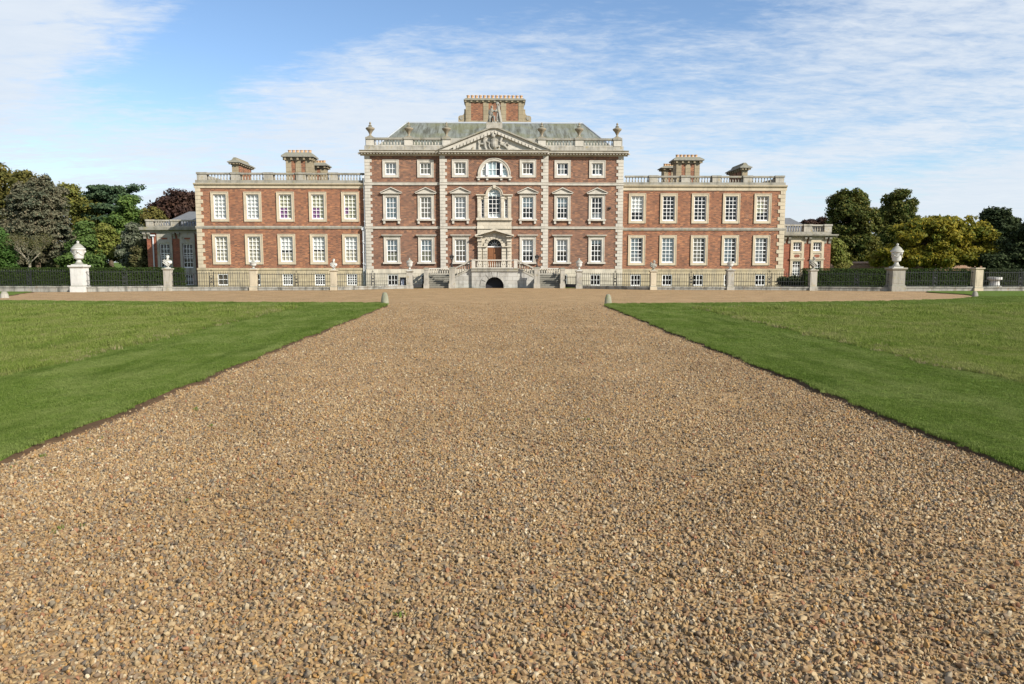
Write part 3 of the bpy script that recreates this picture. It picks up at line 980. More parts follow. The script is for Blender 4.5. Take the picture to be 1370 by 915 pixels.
# doorway
z_ped = ZC(316.4)
wall_grid(mb, ax - hwf - .02, ax + hwf + .02, z_door - .3, z_s1a - .002, YS, YM, [dict(dor, z0=z_door - .299)])
zk = z_door
hb = (z_ped - .5 - z_door) / 8
for s in (-1, 1):
    for k in range(8):                     # banded piers
        for q0, q1 in ((.70, 1.10), (1.24, 1.58)):
            a, b = sorted((ax + s * q0, ax + s * q1))
            pr = .10 if q0 < 1 else .20
            if q0 < 1 and z_door + (k + 1) * hb > dor['z1']: continue
            mb.box(a, b, YS - pr, YS + .001, z_door + k * hb + .02, z_door + (k + 1) * hb - .02)
    a, b = sorted((ax + s * .72, ax + s * 1.66))
    mb.box(a, b, YS - .26, YS + .001, dor['z1'] - .09, dor['z1'] + .0)
    a, b = sorted((ax + s * 1.18, ax + s * 1.64))
    mb.box(a, b, YS - .30, YS + .001, z_ped - .47, z_ped - .02)
n = 9
for k in range(n):                         # voussoirs
    t0, t1 = 180 * k / n + 1.2, 180 * (k + 1) / n - 1.2
    ro = 1.02 if k % 2 == 0 else .92
    if k == n // 2: ro = 1.12
    p = [(ax + .672 * math.cos(R(t)), dor['z1'] + .672 * math.sin(R(t))) for t in (t0, (t0 + t1) / 2, t1)]
    q = [(ax + ro * math.cos(R(t)), dor['z1'] + ro * math.sin(R(t))) for t in (t1, (t0 + t1) / 2, t0)]
    mb.prism(p + q, YS - .14, YS + .001)
zda = ZC(306.6)
for s in (-1, 1):
    xo = ax + s * 1.86
    mb.prism([(xo, z_ped), (xo, z_ped + .14), (ax, zda + .02), (ax, zda - .16)], YS - .62, YM - .002)
    a, b = sorted((ax + s * 1.14, ax + s * 1.84))
    mb.box(a, b, YS - .55, YS - .001, z_ped - .06, z_ped - .001)
mb.build('frontispiece', 'stone_ash', man)
mb = MB()
yd = YM + .28
mb.box(ax - .668, ax - .06, yd, yd + .07, z_door, dor['z1'] - .1, 0)
mb.box(ax + .06, ax + .668, yd, yd + .07, z_door, dor['z1'] - .1, 0)
mb.box(ax - .06, ax + .06, yd - .03, yd + .07, z_door, dor['z1'] - .1, 0)
for s in (-1, 1):
    for za, zb in ((.12, .95), (1.05, 1.75)):
        mb.box(*sorted((ax + s * .15, ax + s * .58)), yd - .025, yd + .001, z_door + za, z_door + zb, 0)
door = mb.build('door', 'door', man)
mb = MB()
mb.box(ax - .668, ax + .668, yd - .06, yd + .1, dor['z1'] - .099, dor['z1'] + .0)
mb.build('transom', 'white', door)
mb = MB()
for t in (30, 60, 90, 120, 150):
    mb.tube((ax, yd + .03, dor['z1'] + .02), (ax + .63 * math.cos(R(t)), yd + .03, dor['z1'] + .63 * math.sin(R(t))), .013, .013, 4)
ring(mb, ax, dor['z1'], .30, .27, yd + .01, yd + .05, n=12)
mb.prism(arc(ax, dor['z1'] + .001, .66, 20), yd + .055, yd + .06, 1)  # dark sheet instead of glass, coloured for the unlit space behind
mb.build('fanlight', ['white', 'fan_dark'], door)

# ------------------------------------------------------------------ wings
def wing(sgn):
    Lft = sgn < 0
    y = YW
    if Lft:
        x0, x1 = UX(263.8, 300, y), xL
        up = [294, 338.2, 382, 425.4, 468.7]; lo = [296.9, 340.3, 383.7, 426.7, 470]; ba = [298.4, 341.5, 385, 428.3, 471]
        zr = [230.9, 233.4, 241, 245.2, 251.8]
        z1u, z0u, z1l, z0l = 256.6, 296.2, 313.0, 353.4
        zs0, zs1, zp, zb0, zb1 = 306, 302.6, 359.6, 382, 366.3
        piers = [(263.8, 276.4), (309.3, 321.2), (353, 365), (396.5, 409), (440.6, 451.6), (487.0, 489.2)]
    else:
        x0, x1 = xR, UX(1048.8, 300, y)
        up = [852.5, 894.5, 936.7, 978.4, 1020.3]; lo = [851.7, 893.6, 935.2, 976.6, 1018.2]; ba = [850.4, 892.5, 933.8, 975.4, 1017]
        zr = [235.0, 237.5, 244, 247.6, 255.0]
        z1u, z0u, z1l, z0l = 258.9, 298.6, 314.7, 354.6
        zs0, zs1, zp, zb0, zb1 = 308.5, 305, 360.5, 382.4, 367.2
        piers = [(834, 836.5), (868.7, 880), (911.4, 923), (953, 964), (994.4, 1006), (1037.5, 1048.8)]
    pxm = 376 if Lft else 942
    Z = lambda py: UZ(py, y, pxm)
    gl = (lambda i, r: None)
    blU = {-1: [[(0, 1, 'blind_white')], [(0, 1, 'blind_white')], [(0, 1, 'blind_yellow', 0, 1), (0, .46, 'purple', 0.02, .62)], [(.0, 1, 'blind_yellow', 0, 1), (0, .46, 'purple', .02, .6)], [(0, 1, 'blind_yellow'), (.22, .48, 'purple', .02, .33)]],
           1: [[(.36, 1, 'blind_white')], [], [], [], [(.36, 1, 'blind_tan'), (.3, .75, 'blind_yellow', .1, .6)]]}[sgn]
    blL = {-1: [[(0, 1, 'blind_cream')], [(0, 1, 'blind_cream')], [(.44, 1, 'blind_white'), (0, .37, 'blind_cream')], [(.5, 1, 'blind_white'), (0, .42, 'blind_cream')], [(.5, 1, 'blind_white'), (0, .48, 'blind_cream')]],
           1: [[(.0, 1, 'blind_blue', 0, .6), (0, .25, 'blind_white')], [(0, 1, 'blind_blue', .1, 1)], [(0, 1, 'blind_cream', 0, .75)], [(0, 1, 'blind_blue', 0, .7)], [(0, 1, 'blind_white', 0, .75)]]}[sgn]
    w, t = 1.20, .24
    ops = []
    # columns are plumb: the mean of the two rows
    dU = [UX(a, 277, y) for a in up]; dL = [UX(a, 333, y) for a in lo]
    for i in range(5):
        xc = (dU[i] + dL[i]) / 2
        for (zz1, zz0, bl) in ((z1u, z0u, blU[i]), (z1l, z0l, blL[i])):
            a, b = Z(zz0) + t * .9, Z(zz1) - t
            ops.append(dict(x0=xc - w / 2, x1=xc + w / 2, z0=a, z1=b))
            window(man, xc, a, w, b - a, y, 3, 6, 'stone_warm', None, t=t, blinds=bl)
    zt = Z(zr[4]) + .1
    mb = MB()
    wall_grid(mb, x0, x1, Z(zp), zt, y, y + .45, ops, 0, False)
    xo = x0 if Lft else x1
    db = y + 13
    mb.add([(xo, y, 0), (xo, db, 0), (xo, db, zt), (xo, y, zt)], [(0, 1, 2, 3)])
    mb.add([(x0, db, 0), (x1, db, 0), (x1, db, zt), (x0, db, zt)], [(0, 1, 2, 3)])
    mb.build('wall', 'brick_red', man)
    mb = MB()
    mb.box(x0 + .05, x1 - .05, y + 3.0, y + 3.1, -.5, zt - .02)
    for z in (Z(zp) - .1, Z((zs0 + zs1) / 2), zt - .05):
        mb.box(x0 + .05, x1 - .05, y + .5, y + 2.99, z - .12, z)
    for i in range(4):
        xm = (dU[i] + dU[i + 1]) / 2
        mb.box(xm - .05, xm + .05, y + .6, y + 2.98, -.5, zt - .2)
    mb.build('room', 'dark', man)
    # plinth
    pops = []
    for a in ba:
        xc = UX(a, 375, y - .15); ww = 1.0
        pops.append(dict(x0=xc - ww / 2, x1=xc + ww / 2, z0=Z(zb0), z1=Z(zb1)))
        window(man, xc, Z(zb0), ww, Z(zb1) - Z(zb0), y - .15, 4 if Lft and a > 380 else (3 if not Lft else 2), 4 if Lft and a > 380 else 2, 'stone_warm', None, surround=False, bar=.05,
               blinds=[(0, 1, 'blind_tan')] if Lft and a < 330 else ([(0, 1, 'blind_cream', 0, .7)] if Lft and 380 < a < 390 else ()))
    mb = MB()
    e0, e1 = (x0 - .1, x1 - .061) if Lft else (x0 + .061, x1 + .1)
    wall_grid(mb, e0, e1, -.6, Z(zp) - .12, y - .15, y + .3, pops)
    wall_grid(mb, e0 - (.04 if Lft else 0), e1 + (0 if Lft else .04), Z(zp) - .119, Z(zp) + .08, y - .2, y + .25, [])
    mb.build('plinth', 'stone_warm_ash', man)
    # quoins at the outer corner
    mb = MB()
    for a, b in ((Z(zp) + .09, Z(zs0)), (Z(zs1), Z(zr[4]))):
        quoins(mb, xo, 1 if Lft else -1, a, b, y, .66, .44, .36)
    mb.build('quoins', 'stone_warm', man)
    mb = MB()
    c0, c1 = (x0 - .14, x1 - .012) if Lft else (x0 + .012, x1 + .14)
    a, b = Z(zs0), Z(zs1)
    mb.prism_x([(y + .004, a), (y - .07, a), (y - .13, b - .08), (y - .13, b), (y + .004, b + .03)], c0, c1)
    mb.build('string_course', 'stone_lichen', man)
    mb = MB()
    a, b = Z(zr[4]), Z(zr[3])
    mb.prism_x([(y + .004, a), (y - .08, a), (y - .09, a + (b - a) * .55), (y - .20, a + (b - a) * .66), (y - .26, b - .06), (y - .26, b), (y + .004, b)], c0, c1)
    mb.build('cornice', 'stone_warm', man)
    # parapet with balusters
    zb_, zp_, zr_, zt_ = Z(zr[3]), Z(zr[2]), Z(zr[1]), Z(zr[0])
    px = [(UX(a, 238, y), UX(b, 238, y)) for a, b in piers]
    mb = MB()
    mb.box(x0 + .01, x1 - .01, y - .08, y + .5, zb_ - .003, zp_)
    mb.box(*((x0, x0 + .4) if Lft else (x1 - .4, x1)), y + .501, db, zb_ - .1, zt_ - .05)
    mb.box(x0, x1, db - .4, db - .001, zb_ - .1, zt_ - .06)
    mb.build('parapet', 'stone_grey', man)
    for i in range(5):
        xa, xb = px[i][1] + .003, px[i + 1][0] - .003
        mb = MB()
        mb.box(xa, xb, y - .04, y + .36, zr_, zt_ - .01, 1)
        balusters(mb, (xa, y + .16), (xb, y + .16), zp_ - .005, zr_ + .005, zp_ - .005, zr_ + .005, .27, .9)
        mb.build('balustrade', ['stone_lichen', 'stone_grey'], man)
    for (xa, xb) in px[1:] if Lft and False else (px[:-1] if Lft else px[1:]):
        mb = MB()
        mb.box(xa, xb, y - .09, y + .5, zp_ - .01, zr_ + .01, 0)
        mb.box(xa - .06, xb + .06, y - .15, y + .56, zr_ + .011, zt_ + .02, 1)
        mb.build('parapet_pier', ['stone_lichen', 'stone_grey'], man)
    # lead flat
    mb = MB(); mb.box(x0 + .3, x1 - .3, y + .52, db - .41, zb_ - .4, zb_ - .1)
    mb.build('roof', 'roof_dark', man)
    return zb_


zbL = wing(-1)
zbR = wing(1)
y = 80.0
chimney(UX(382.3, 220, y), UX(416, 220, y), y, y + 1.5, zbL - .4, UZ(215.5, y), UZ(204.6, y), 2, 6, zpot=.32)
chimney(UX(905, 220, y), UX(936.3, 220, y), y, y + 1.5, zbR - .4, UZ(217.8, y), UZ(209, y), 2, 6, zpot=.32)
y = 84.5
chimney(UX(417.5, 226, y), UX(435, 226, y), y, y + 1.4, zbL - .4, UZ(225.8, y), UZ(218, y), 1, 4, zpot=.3)
chimney(UX(888.5, 226, y), UX(904, 226, y), y, y + 1.4, zbR - .4, UZ(227, y), UZ(221, y), 1, 4, zpot=.3)
y = 75.8
chimney(UX(309.3, 225, y), UX(318, 225, y), y, y + 4.4, zbL - .4, UZ(221, y), UZ(215.0, y), 0, 0, ov=.3)
chimney(UX(993.0, 225, y), UX(1001.5, 225, y), y, y + 4.4, zbR - .4, UZ(226.5, y), UZ(220.0, y), 0, 0, ov=.3)
for xx, zz in ((UX(313.6, 225, 76), UZ(215.2, 75.8)), (UX(997.3, 225, 76), UZ(220.2, 75.8))):
    mb = MB(); mb.frustum(xx - .3, xx + .3, 75.9, 80.1, zz - .05, xx - .12, xx + .12, 76.2, 79.8, zz + .32)
    mb.build('chimney_cap', 'stone_chim', man)

# drainpipes and small fittings
def pipe(x, y, z0, z1, r=.055):
    mb = MB(); mb.tube((x, y, z0), (x, y, z1), r, r, 8)
    mb.box(x - .13, x + .13, y - .1, y + .1, z1 - .02, z1 + .22)
    for k in range(1, 5):
        z = z0 + (z1 - z0) * k / 5
        mb.box(x - .09, x + .09, y - .07, y + .12, z - .03, z + .03)
    mb.build('drainpipe', 'pipe', man)


pipe(xL - .14, YW - .33, .1, ZC(238.5)); pipe(xL - .34, YW - .26, .1, ZC(307.5))
pipe(mL - .0, YC - .26, .1, 1.4, .03)
mb = MB(); x, z = U(815.8, 278.5, YC); mb.box(x - .1, x + .1, YC - .16, YC + .003, z - .09, z + .09); mb.tube((x, YC - .16, z), (x, YC - .2, z), .06, .05, 10)
mb.build('wall_vent', 'iron', man)  # small black vent box on the wall, gives no light

# ------------------------------------------------------------------ pavilions
def pavilion(left):
    if left:
        y = 81.3; name = 'orangery'
        p = thing(name, 'low brick pavilion with tall sash windows, in shade, beside the wing with yellow blinds', 'pavilion', (UX(229, 380, y), y, 0))
        x0, x1 = UX(197, 330, y), UX(275, 330, y)
        zr = [293.8, 296.0, 301.8, 304.0, 308.0, 311.5]
        cols = [(221, 13.6), (251.5, 13.6)]
        pil = [197, 236.5, 268]
        pm = 230
    else:
        y = 78.0; name = 'pavilion'
        p = thing(name, 'low bright red brick pavilion with small windows above larger ones, beside sunny trees', 'pavilion', (UX(1080, 380, y), y, 0))
        x0, x1 = UX(1040, 330, y), UX(1111.5, 330, y)
        zr = [300.2, 302.2, 310, 313.5, 315.6, 317.6]
        cols = [(1066.3, 11.2), (1093, 11.2)]
        pil = [1052.5, 1080, 1107]
        pm = 1080
    Z = lambda py: UZ(py, y, pm)
    kp = (UX(pm + 10, 330, y) - UX(pm - 10, 330, y)) / 20
    brick = 'brick_pav'
    sm = 'stone_warm'
    ops = []
    for (cx, wpx) in cols:
        w = wpx * kp; xc = UX(cx, 335, y)
        if left:
            a, b = Z(358.5), Z(325.8)
            ops.append(dict(x0=xc - w / 2, x1=xc + w / 2, z0=a, z1=b))
            window(p, xc, a, w, b - a, y, 3, 5, 'stone_lichen', None, surround=False, bar=.05)
            a2, b2 = Z(382), Z(367)
            ops.append(dict(x0=xc - w / 2 + .1, x1=xc + w / 2 - .1, z0=a2, z1=b2))
            window(p, xc, a2, w - .2, b2 - a2, y, 3, 3, 'stone_lichen', None, surround=False, bar=.05)
        else:
            for (za, zb, ny) in ((335.6, 324, 2), (370, 349, 5)):
                a, b = Z(za), Z(zb)
                ops.append(dict(x0=xc - w / 2, x1=xc + w / 2, z0=a, z1=b))
                window(p, xc, a, w, b - a, y, 3, ny, 'stone_warm', None, surround=False, blinds=[(0, .6, 'blind_white')] if ny == 5 else ())
    zt = Z(zr[5])
    mb = MB()
    wall_grid(mb, x0, x1, -.3, zt + .1, y, y + .4, ops, 0, False)
    db = y + 9
    for x in (x0, x1):
        mb.add([(x, y, 0), (x, db, 0), (x, db, zt), (x, y, zt)], [(0, 1, 2, 3)])
    mb.add([(x0, db, 0), (x1, db, 0), (x1, db, zt), (x0, db, zt)], [(0, 1, 2, 3)])
    mb.build('wall', brick, p)
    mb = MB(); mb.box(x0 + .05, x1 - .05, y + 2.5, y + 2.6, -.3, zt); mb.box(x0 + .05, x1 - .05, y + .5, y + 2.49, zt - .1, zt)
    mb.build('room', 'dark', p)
    for (cx, wpx) in cols:                    # stone bays framing the windows
        w = wpx * kp; xc = UX(cx, 335, y); e = .26
        mb = MB()
        zb_ = Z(384)
        for s in (-1, 1):
            mb.box(*sorted((xc + s * w / 2, xc + s * (w / 2 + e))), y - .1, y + .004, zb_, zt)
        if left:
            segs = [(Z(325.8), Z(321.2)), (Z(317.0), zt), (Z(367), Z(358.6))]
        else:
            segs = [(Z(349), Z(346.0)), (Z(338.8), Z(335.7)), (Z(324), zt)]
            mb.box(xc - w / 2 - e - .06, xc + w / 2 + e + .06, y - .18, y - .101, Z(347.2), Z(345.2))
        for a, b in segs:
            mb.box(xc - w / 2, xc + w / 2, y - .1, y + .003, a, b)
        za, zb2 = (Z(321.2), Z(317.0)) if left else (Z(346.0), Z(338.8))
        pt = [(xc - w / 2 + .001, za + .001), (xc + w / 2 - .001, za + .001), (xc + w / 2 - .001, zb2 - .001), (xc - w / 2 + .001, zb2 - .001)]
        mb.prism(pt, y - .05, y + .002)
        m_ = mb.build('stone_bay', 'stone_lichen' if left else sm, p)
        mb = MB()
        h2 = (zb2 - za); r = h2 * .26
        mb.prism(arc(xc + w / 2 - .30, (za + zb2) / 2, r, 8, -90, 90) + arc(xc - w / 2 + .30, (za + zb2) / 2, r, 8, 90, 270), y - .075, y - .049)
        mb.build('brick_panel', brick, m_)
    # brackets under the cornice over each pier
    mb = MB()
    for q in pil:
        x = UX(q, 318, y)
        for s in (-.24, .24):
            mb.prism_x([(y + .004, zt - .62), (y - .08, zt - .62), (y - .12, zt - .4), (y - .34, zt - .12), (y - .34, zt + .02), (y + .004, zt + .02)], x + s - .13, x + s + .13)
    c0, c1 = x0 - .55, x1 + .55
    a, b = Z(zr[5]), Z(zr[3])
    mb.prism_x([(y + .002, a), (y - .2, a), (y - .22, a + .3 * (b - a)), (y - .52, a + .5 * (b - a)), (y - .55, b - .05), (y - .55, b), (y + .5, b)], c0, c1)
    mb.box(x0 - .5, x0 - .02, y + .51, db, (a + b) / 2, b - .003); mb.box(x1 + .02, x1 + .5, y + .51, db, (a + b) / 2, b - .003)
    mb.build('cornice', 'stone_grey', p)
    zb_, zp_, zr_, zt_ = Z(zr[3]), Z(zr[2]), Z(zr[1]), Z(zr[0])
    mb = MB()
    mb.box(x0 + .02, x1 - .02, y - .05, y + .45, zb_ - .002, zp_)
    for x in (x0 + .02, x1 - .3):
        mb.box(x, x + .28, y + .451, db, zb_ - .2, zt_ - .04)
    mb.build('parapet', 'stone_grey', p)
    pcx = [199.5, 234, 270] if left else [1046, 1081, 1108.5]
    xs = [(UX(q, 300, y) - .42, UX(q, 300, y) + .42) for q in pcx]
    xs[0] = (max(xs[0][0], x0), xs[0][1]); xs[-1] = (xs[-1][0], min(xs[-1][1], x1))
    for xa, xb in xs:
        mb = MB(); mb.box(xa, xb, y - .06, y + .46, zp_ - .01, zr_); mb.box(xa - .06, xb + .06, y - .12, y + .52, zr_ + .001, zt_ + .02)
        mb.build('parapet_pier', 'stone_lichen', p)
    for i in range(2):
        xa, xb = xs[i][1] + .003, xs[i + 1][0] - .003
        mb = MB(); mb.box(xa, xb, y - .03, y + .35, zr_, zt_ - .01)
        balusters(mb, (xa, y + .15), (xb, y + .15), zp_ - .005, zr_ + .005, zp_ - .005, zr_ + .005, .25, .95)
        mb.build('balustrade', 'stone_lichen', p)
    mb = MB()
    yr = y + 4.5
    if left:
        zp2 = UZ(283, yr, 252); xr0, xr1 = UX(253, 283, yr), UX(285, 283, yr)
    else:
        zp2 = UZ(291.5, yr, 1060); xr0, xr1 = UX(1035, 291, yr), UX(1057, 291, yr)
    mb.add([(x0 + .5, y + .5, zb_), (x1 - .5, y + .5, zb_), (x1 - .5, db - .3, zb_), (x0 + .5, db - .3, zb_), (xr0, yr, zp2), (xr1, yr, zp2)],
           [(0, 1, 5, 4), (1, 2, 5), (2, 3, 4, 5), (3, 0, 4), (3, 2, 1, 0)])
    mb.build('roof', 'roof_dark', p)
    if left:
        mb = MB(); x = UX(206.5, 340, y); mb.tube((x, y - .16, 1.0), (x, y - .16, Z(316)), .065, .065, 8); mb.box(x - .2, x + .2, y - .3, y - .03, Z(316), Z(314))
        mb.build('drainpipe', 'pipe', p)


pavilion(True)
pavilion(False)

# ------------------------------------------------------------------ entrance stair
YP = 69.3                                    # front of the landing
st_ = thing('entrance_staircase', 'double flight of grey stone entrance steps with balustrades and arched basement opening', 'staircase', (0, YP, 0))
z_pf = UZ(359.3, YP) + .04
z_pf = min(z_pf, z_door - .02)
px0, px1 = UX(631, 350, YP), UX(692.4, 350, YP)
mb = MB()
arch = dict(x0=ax - .84, x1=ax + .84, z0=-.06, z1=UZ(370.7, YP) - .84 if UZ(370.7, YP) > .9 else .05, arch=True)
wall_grid(mb, px0, px1, -.1, z_pf - .3, YP, YP + .7, [arch], 0, False)
for x in (px0, px1):
    mb.add([(x, YP, -.1), (x, YM - .3, -.1), (x, YM - .3, z_pf - .3), (x, YP, z_pf - .3)], [(0, 1, 2, 3)])
n = 7
for k in range(n):
    t0, t1 = 180 * k / n + 1.5, 180 * (k + 1) / n - 1.5
    ro = 1.36 if k != n // 2 else 1.46
    p = [(ax + .845 * math.cos(R(t)), arch['z1'] + .845 * math.sin(R(t))) for t in (t0, (t0 + t1) / 2, t1)]
    q = [(ax + ro * math.cos(R(t)), arch['z1'] + ro * math.sin(R(t))) for t in (t1, t0)]
    mb.prism(p + q, YP - .04, YP + .001)
mb.build('arched_wall', 'stone_lichen', st_) if False else None
aw = mb.build('landing_wall', 'stone_landing', st_)
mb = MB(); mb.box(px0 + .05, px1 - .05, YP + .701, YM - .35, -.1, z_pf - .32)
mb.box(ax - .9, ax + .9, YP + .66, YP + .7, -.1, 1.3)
mb.build('cellar_dark_fill', 'dark', st_)  # solid block and sheet, coloured dark for the unlit space behind the arch
mb = MB()
mb.box(px0 - .06, px1 + .06, YP - .1, YM - .13, z_pf - .299, z_pf - .06); mb.box(px0 - .1, px1 + .1, YP - .15, YM - .135, z_pf - .059, z_pf)
mb.box(ax - .9, ax + .9, YM - .131, YM + .3, z_pf - .3, z_pf - .004)
mb.build('landing', 'stone_grey', st_)
z_rt = UZ(347.2, YP)
for (xa, xb) in ((px0, px0 + .34), (px1 - .34, px1)):
    mb = MB(); mb.box(xa, xb, YP - .08, YP + .3, z_pf + .001, z_rt - .02); mb.box(xa - .04, xb + .04, YP - .12, YP + .34, z_rt - .019, z_rt + .04)
    mb.build('pier', 'stone', st_)
mb = MB()
mb.box(px0 + .345, px1 - .345, YP - .03, YP + .25, z_rt - .10, z_rt, 0); mb.box(px0 + .345, px1 - .345, YP - .02, YP + .24, z_pf + .001, z_pf + .07, 0)
balusters(mb, (px0 + .4, YP + .11), (px1 - .4, YP + .11), z_pf + .065, z_rt - .095, z_pf + .065, z_rt - .095, .20, .74)
mb.build('balustrade', 'stone', st_)
z_l = UZ(367.0, 72.3) + .02                 # half landing
yf = 68.1
for s in (-1, 1):
    fx = lambda px: (ax + s * abs(UX(px, 365, YP) - ax))
    xi = px0 if s < 0 else px1
    xq = ax + s * abs(UX(608.5, 360, YP + .15) - ax)
    # raking wall and its balustrade
    yw = YP + .25
    mb = MB()
    ztop_i, ztop_o = z_pf - .1, UZ(371.0, yw)
    pts = [(xi + s * .002, -.1), (xq, -.1), (xq, ztop_o), (xi + s * .002, ztop_i)]
    mb.prism(pts, yw, yw + .4)
    mb.build('flank_wall', 'stone_landing', st_)
    mb = MB()
    m_ = lambda f, dz: (xi + (xq - xi) * f, yw + .2, ztop_i + (ztop_o - ztop_i) * f + dz)
    mb.obox(m_(.0, .06), m_(1.0, .06), .46, .14)
    zr_i, zr_o = z_rt - .08, UZ(359.0, yw)
    mb.obox((xi, yw + .2, zr_i), (xq, yw + .2, zr_o), .3, .13)
    balusters(mb, (xi + s * .1, yw + .2), (xq - s * .1, yw + .2), ztop_i + .1, zr_i - .03, ztop_o + .1, zr_o - .03, .20, .95)
    mb.build('raking_balustrade', 'stone_lichen', st_)
    # upper steps (towards the landing) and the half landing
    mb = MB()
    for k in range(5):
        xa = xi + s * .30 * k; z = z_pf - (k + 1) * (z_pf - z_l) / 6
        mb.box(*sorted((xa, xi + s * .30 * (k + 1) - .0)), yw + .401, YM - .2, -.1, z)
    xout = ax + s * abs(UX(569, 372, 69) - ax)
    mb.box(*sorted((xi + s * 1.5, xout + s * .3)), 70.9, YM - .2, -.1, z_l)
    # lower steps to the gravel
    n = 7
    xin_ = ax + s * abs(UX(601.5, 372, 69) - ax)
    xo2 = ax + s * abs(UX(572.3, 372, 69) - ax)
    for k in range(n):
        yy = 68.55 + k * (70.9 - 68.55) / n
        z = z_l * (k + 1) / (n + .0)
        mb.box(*sorted((xin_ - s * .0, xo2 + s * .0)), yy, 70.899 - .0005 * k, -.1, z - .002)
        mb.box(*sorted((xin_, xo2)), yy - .05, yy + .3, z - .06, z)
    mb.build('steps', 'stone_step', st_)
    # newel piers
    for (a, b, zc) in ((601.0, 608.2, 358.8), (567.2, 572.8, 359.4)):
        xa, xb = sorted((ax + s * abs(UX(a, 370, yf) - ax), ax + s * abs(UX(b, 370, yf) - ax)))
        zt_ = UZ(zc, yf)
        mb = MB()
        mb.box(xa - .05, xb + .05, yf - .05, yf + .55, -.1, .42)
        mb.box(xa, xb, yf, yf + .5, .419, zt_ - .14)
        mb.box(xa - .03, xb + .03, yf - .03, yf + .53, zt_ - .139, zt_ - .001)
        mb.frustum(xa - .06, xb + .06, yf - .06, yf + .56, zt_, xa + .02, xb - .02, yf + .02, yf + .48, zt_ + .09)
        # scroll behind the pier, then the side wall of the lower flight
        mb.prism_x([(yf + .5, -.1), (yf + 4.2, -.1), (yf + 4.2, z_l + .05), (yf + 2.8, z_l + .02), (yf + 1.6, z_l * .75), (yf + .9, z_l * .6), (yf + .5, z_l * .7)], xa + .06, xb - .06)
        mb.build('newel_pier', 'stone_lichen', st_)
    # rear and outer balustrades of the half landing
    mb = MB()
    zr2, zb2 = UZ(358.4, 72.2), z_l + .06
    xa, xb = sorted((xq, xout))
    for (z0_, z1_) in ((z_l, zb2), (zr2 - .12, zr2)):
        mb.box(xa, xb, 72.05, 72.33, z0_ - .003, z1_)
        xs_ = xout
        mb.box(*sorted((xs_ - .13, xs_ + .13)), 69.3, 72.045, z0_ - .003, z1_)
    balusters(mb, (xa + .1, 72.19), (xb - .1, 72.19), zb2 - .005, zr2 - .115, zb2 - .005, zr2 - .115, .21, .92)
    balusters(mb, (xout, 69.5), (xout, 72.0), zb2 - .005, zr2 - .115, zb2 - .005, zr2 - .115, .21, .92)
    mb.build('balustrade', 'stone', st_)

# lamps on the newels
def lamp(s, label):
    x = ax + s * abs(UX(604.6, 357, yf + .25) - ax); y = yf + .25; z0 = UZ(358.8, yf) + .085
    zt = UZ(340.2, yf + .25)
    t = thing('lamp_post', label, 'lamp', (x, y, z0), 'lamps on the stair piers')
    h = zt - z0
    mb = MB()
    mb.lathe([(.15, 0), (.15, .05), (.08, .09), (.06, .18), (.08, .22), (.05, .27), (.055, h * .52), (.07, h * .55), (.03, h * .58), (.08, h * .62), (.12, h * .63)], x, y, z0, 10)
    mb.tube((x - .19, y, z0 + h * .57), (x + .19, y, z0 + h * .57), .014, .014, 6)
    mb.build('post', 'iron', t, smooth=True)
    mb = MB()
    b, tp = z0 + h * .63, z0 + h * .84
    for k in range(4):
        a = math.pi / 2 * k + math.pi / 4
        mb.tube((x + .14 * math.cos(a), y + .14 * math.sin(a), b), (x + .23 * math.cos(a), y + .23 * math.sin(a), tp), .028, .028, 5)
    mb.frustum(x - .27, x + .27, y - .27, y + .27, tp, x - .06, x + .06, y - .06, y + .06, z0 + h * .94)
    mb.lathe([(.05, 0), (.06, .02), (.03, .05), (.035, .08), (.01, h * .06)], x, y, z0 + h * .938, 8)
    l = mb.build('lantern', 'iron', t)
    mb = MB(); mb.frustum(x - .09, x + .09, y - .09, y + .09, b + .01, x - .15, x + .15, y - .15, y + .15, tp - .005)
    mb.build('lantern_glass', 'lamp_glass', l)


lamp(-1, 'black lantern on a stone newel pier, on the stair side nearer the notice board')
lamp(1, 'black lantern on a stone newel pier, on the stair side away from the notice board')

# ------------------------------------------------------------------ forecourt piers, urns, busts, railings
def square_pier(mb, x, y0, w, zt, d=None, base=.32, m=0, cap=.12, bz=.30):
    d = d or w
    mb.box(x - w / 2 - base / 2 * .5, x + w / 2 + base / 2 * .5, y0 - base / 2 * .5, y0 + d + base / 2 * .5, -.05, bz, m)
    mb.frustum(x - w / 2 - base * .25, x + w / 2 + base * .25, y0 - base * .25, y0 + d + base * .25, bz, x - w / 2, x + w / 2, y0, y0 + d, bz + .08, m)
    mb.box(x - w / 2, x + w / 2, y0, y0 + d, bz + .079, zt - cap * 2, m)
    mb.box(x - w / 2 + .08, x + w / 2 - .08, y0 - .012, y0 + .002, bz + .2, zt - cap * 2 - .14, m)
    mb.frustum(x - w / 2 - .01, x + w / 2 + .01, y0 - .01, y0 + d + .01, zt - cap * 2, x - w / 2 - cap, x + w / 2 + cap, y0 - cap, y0 + d + cap, zt - cap, m)
    mb.box(x - w / 2 - cap, x + w / 2 + cap, y0 - cap, y0 + d + cap, zt - cap + .001, zt, m)


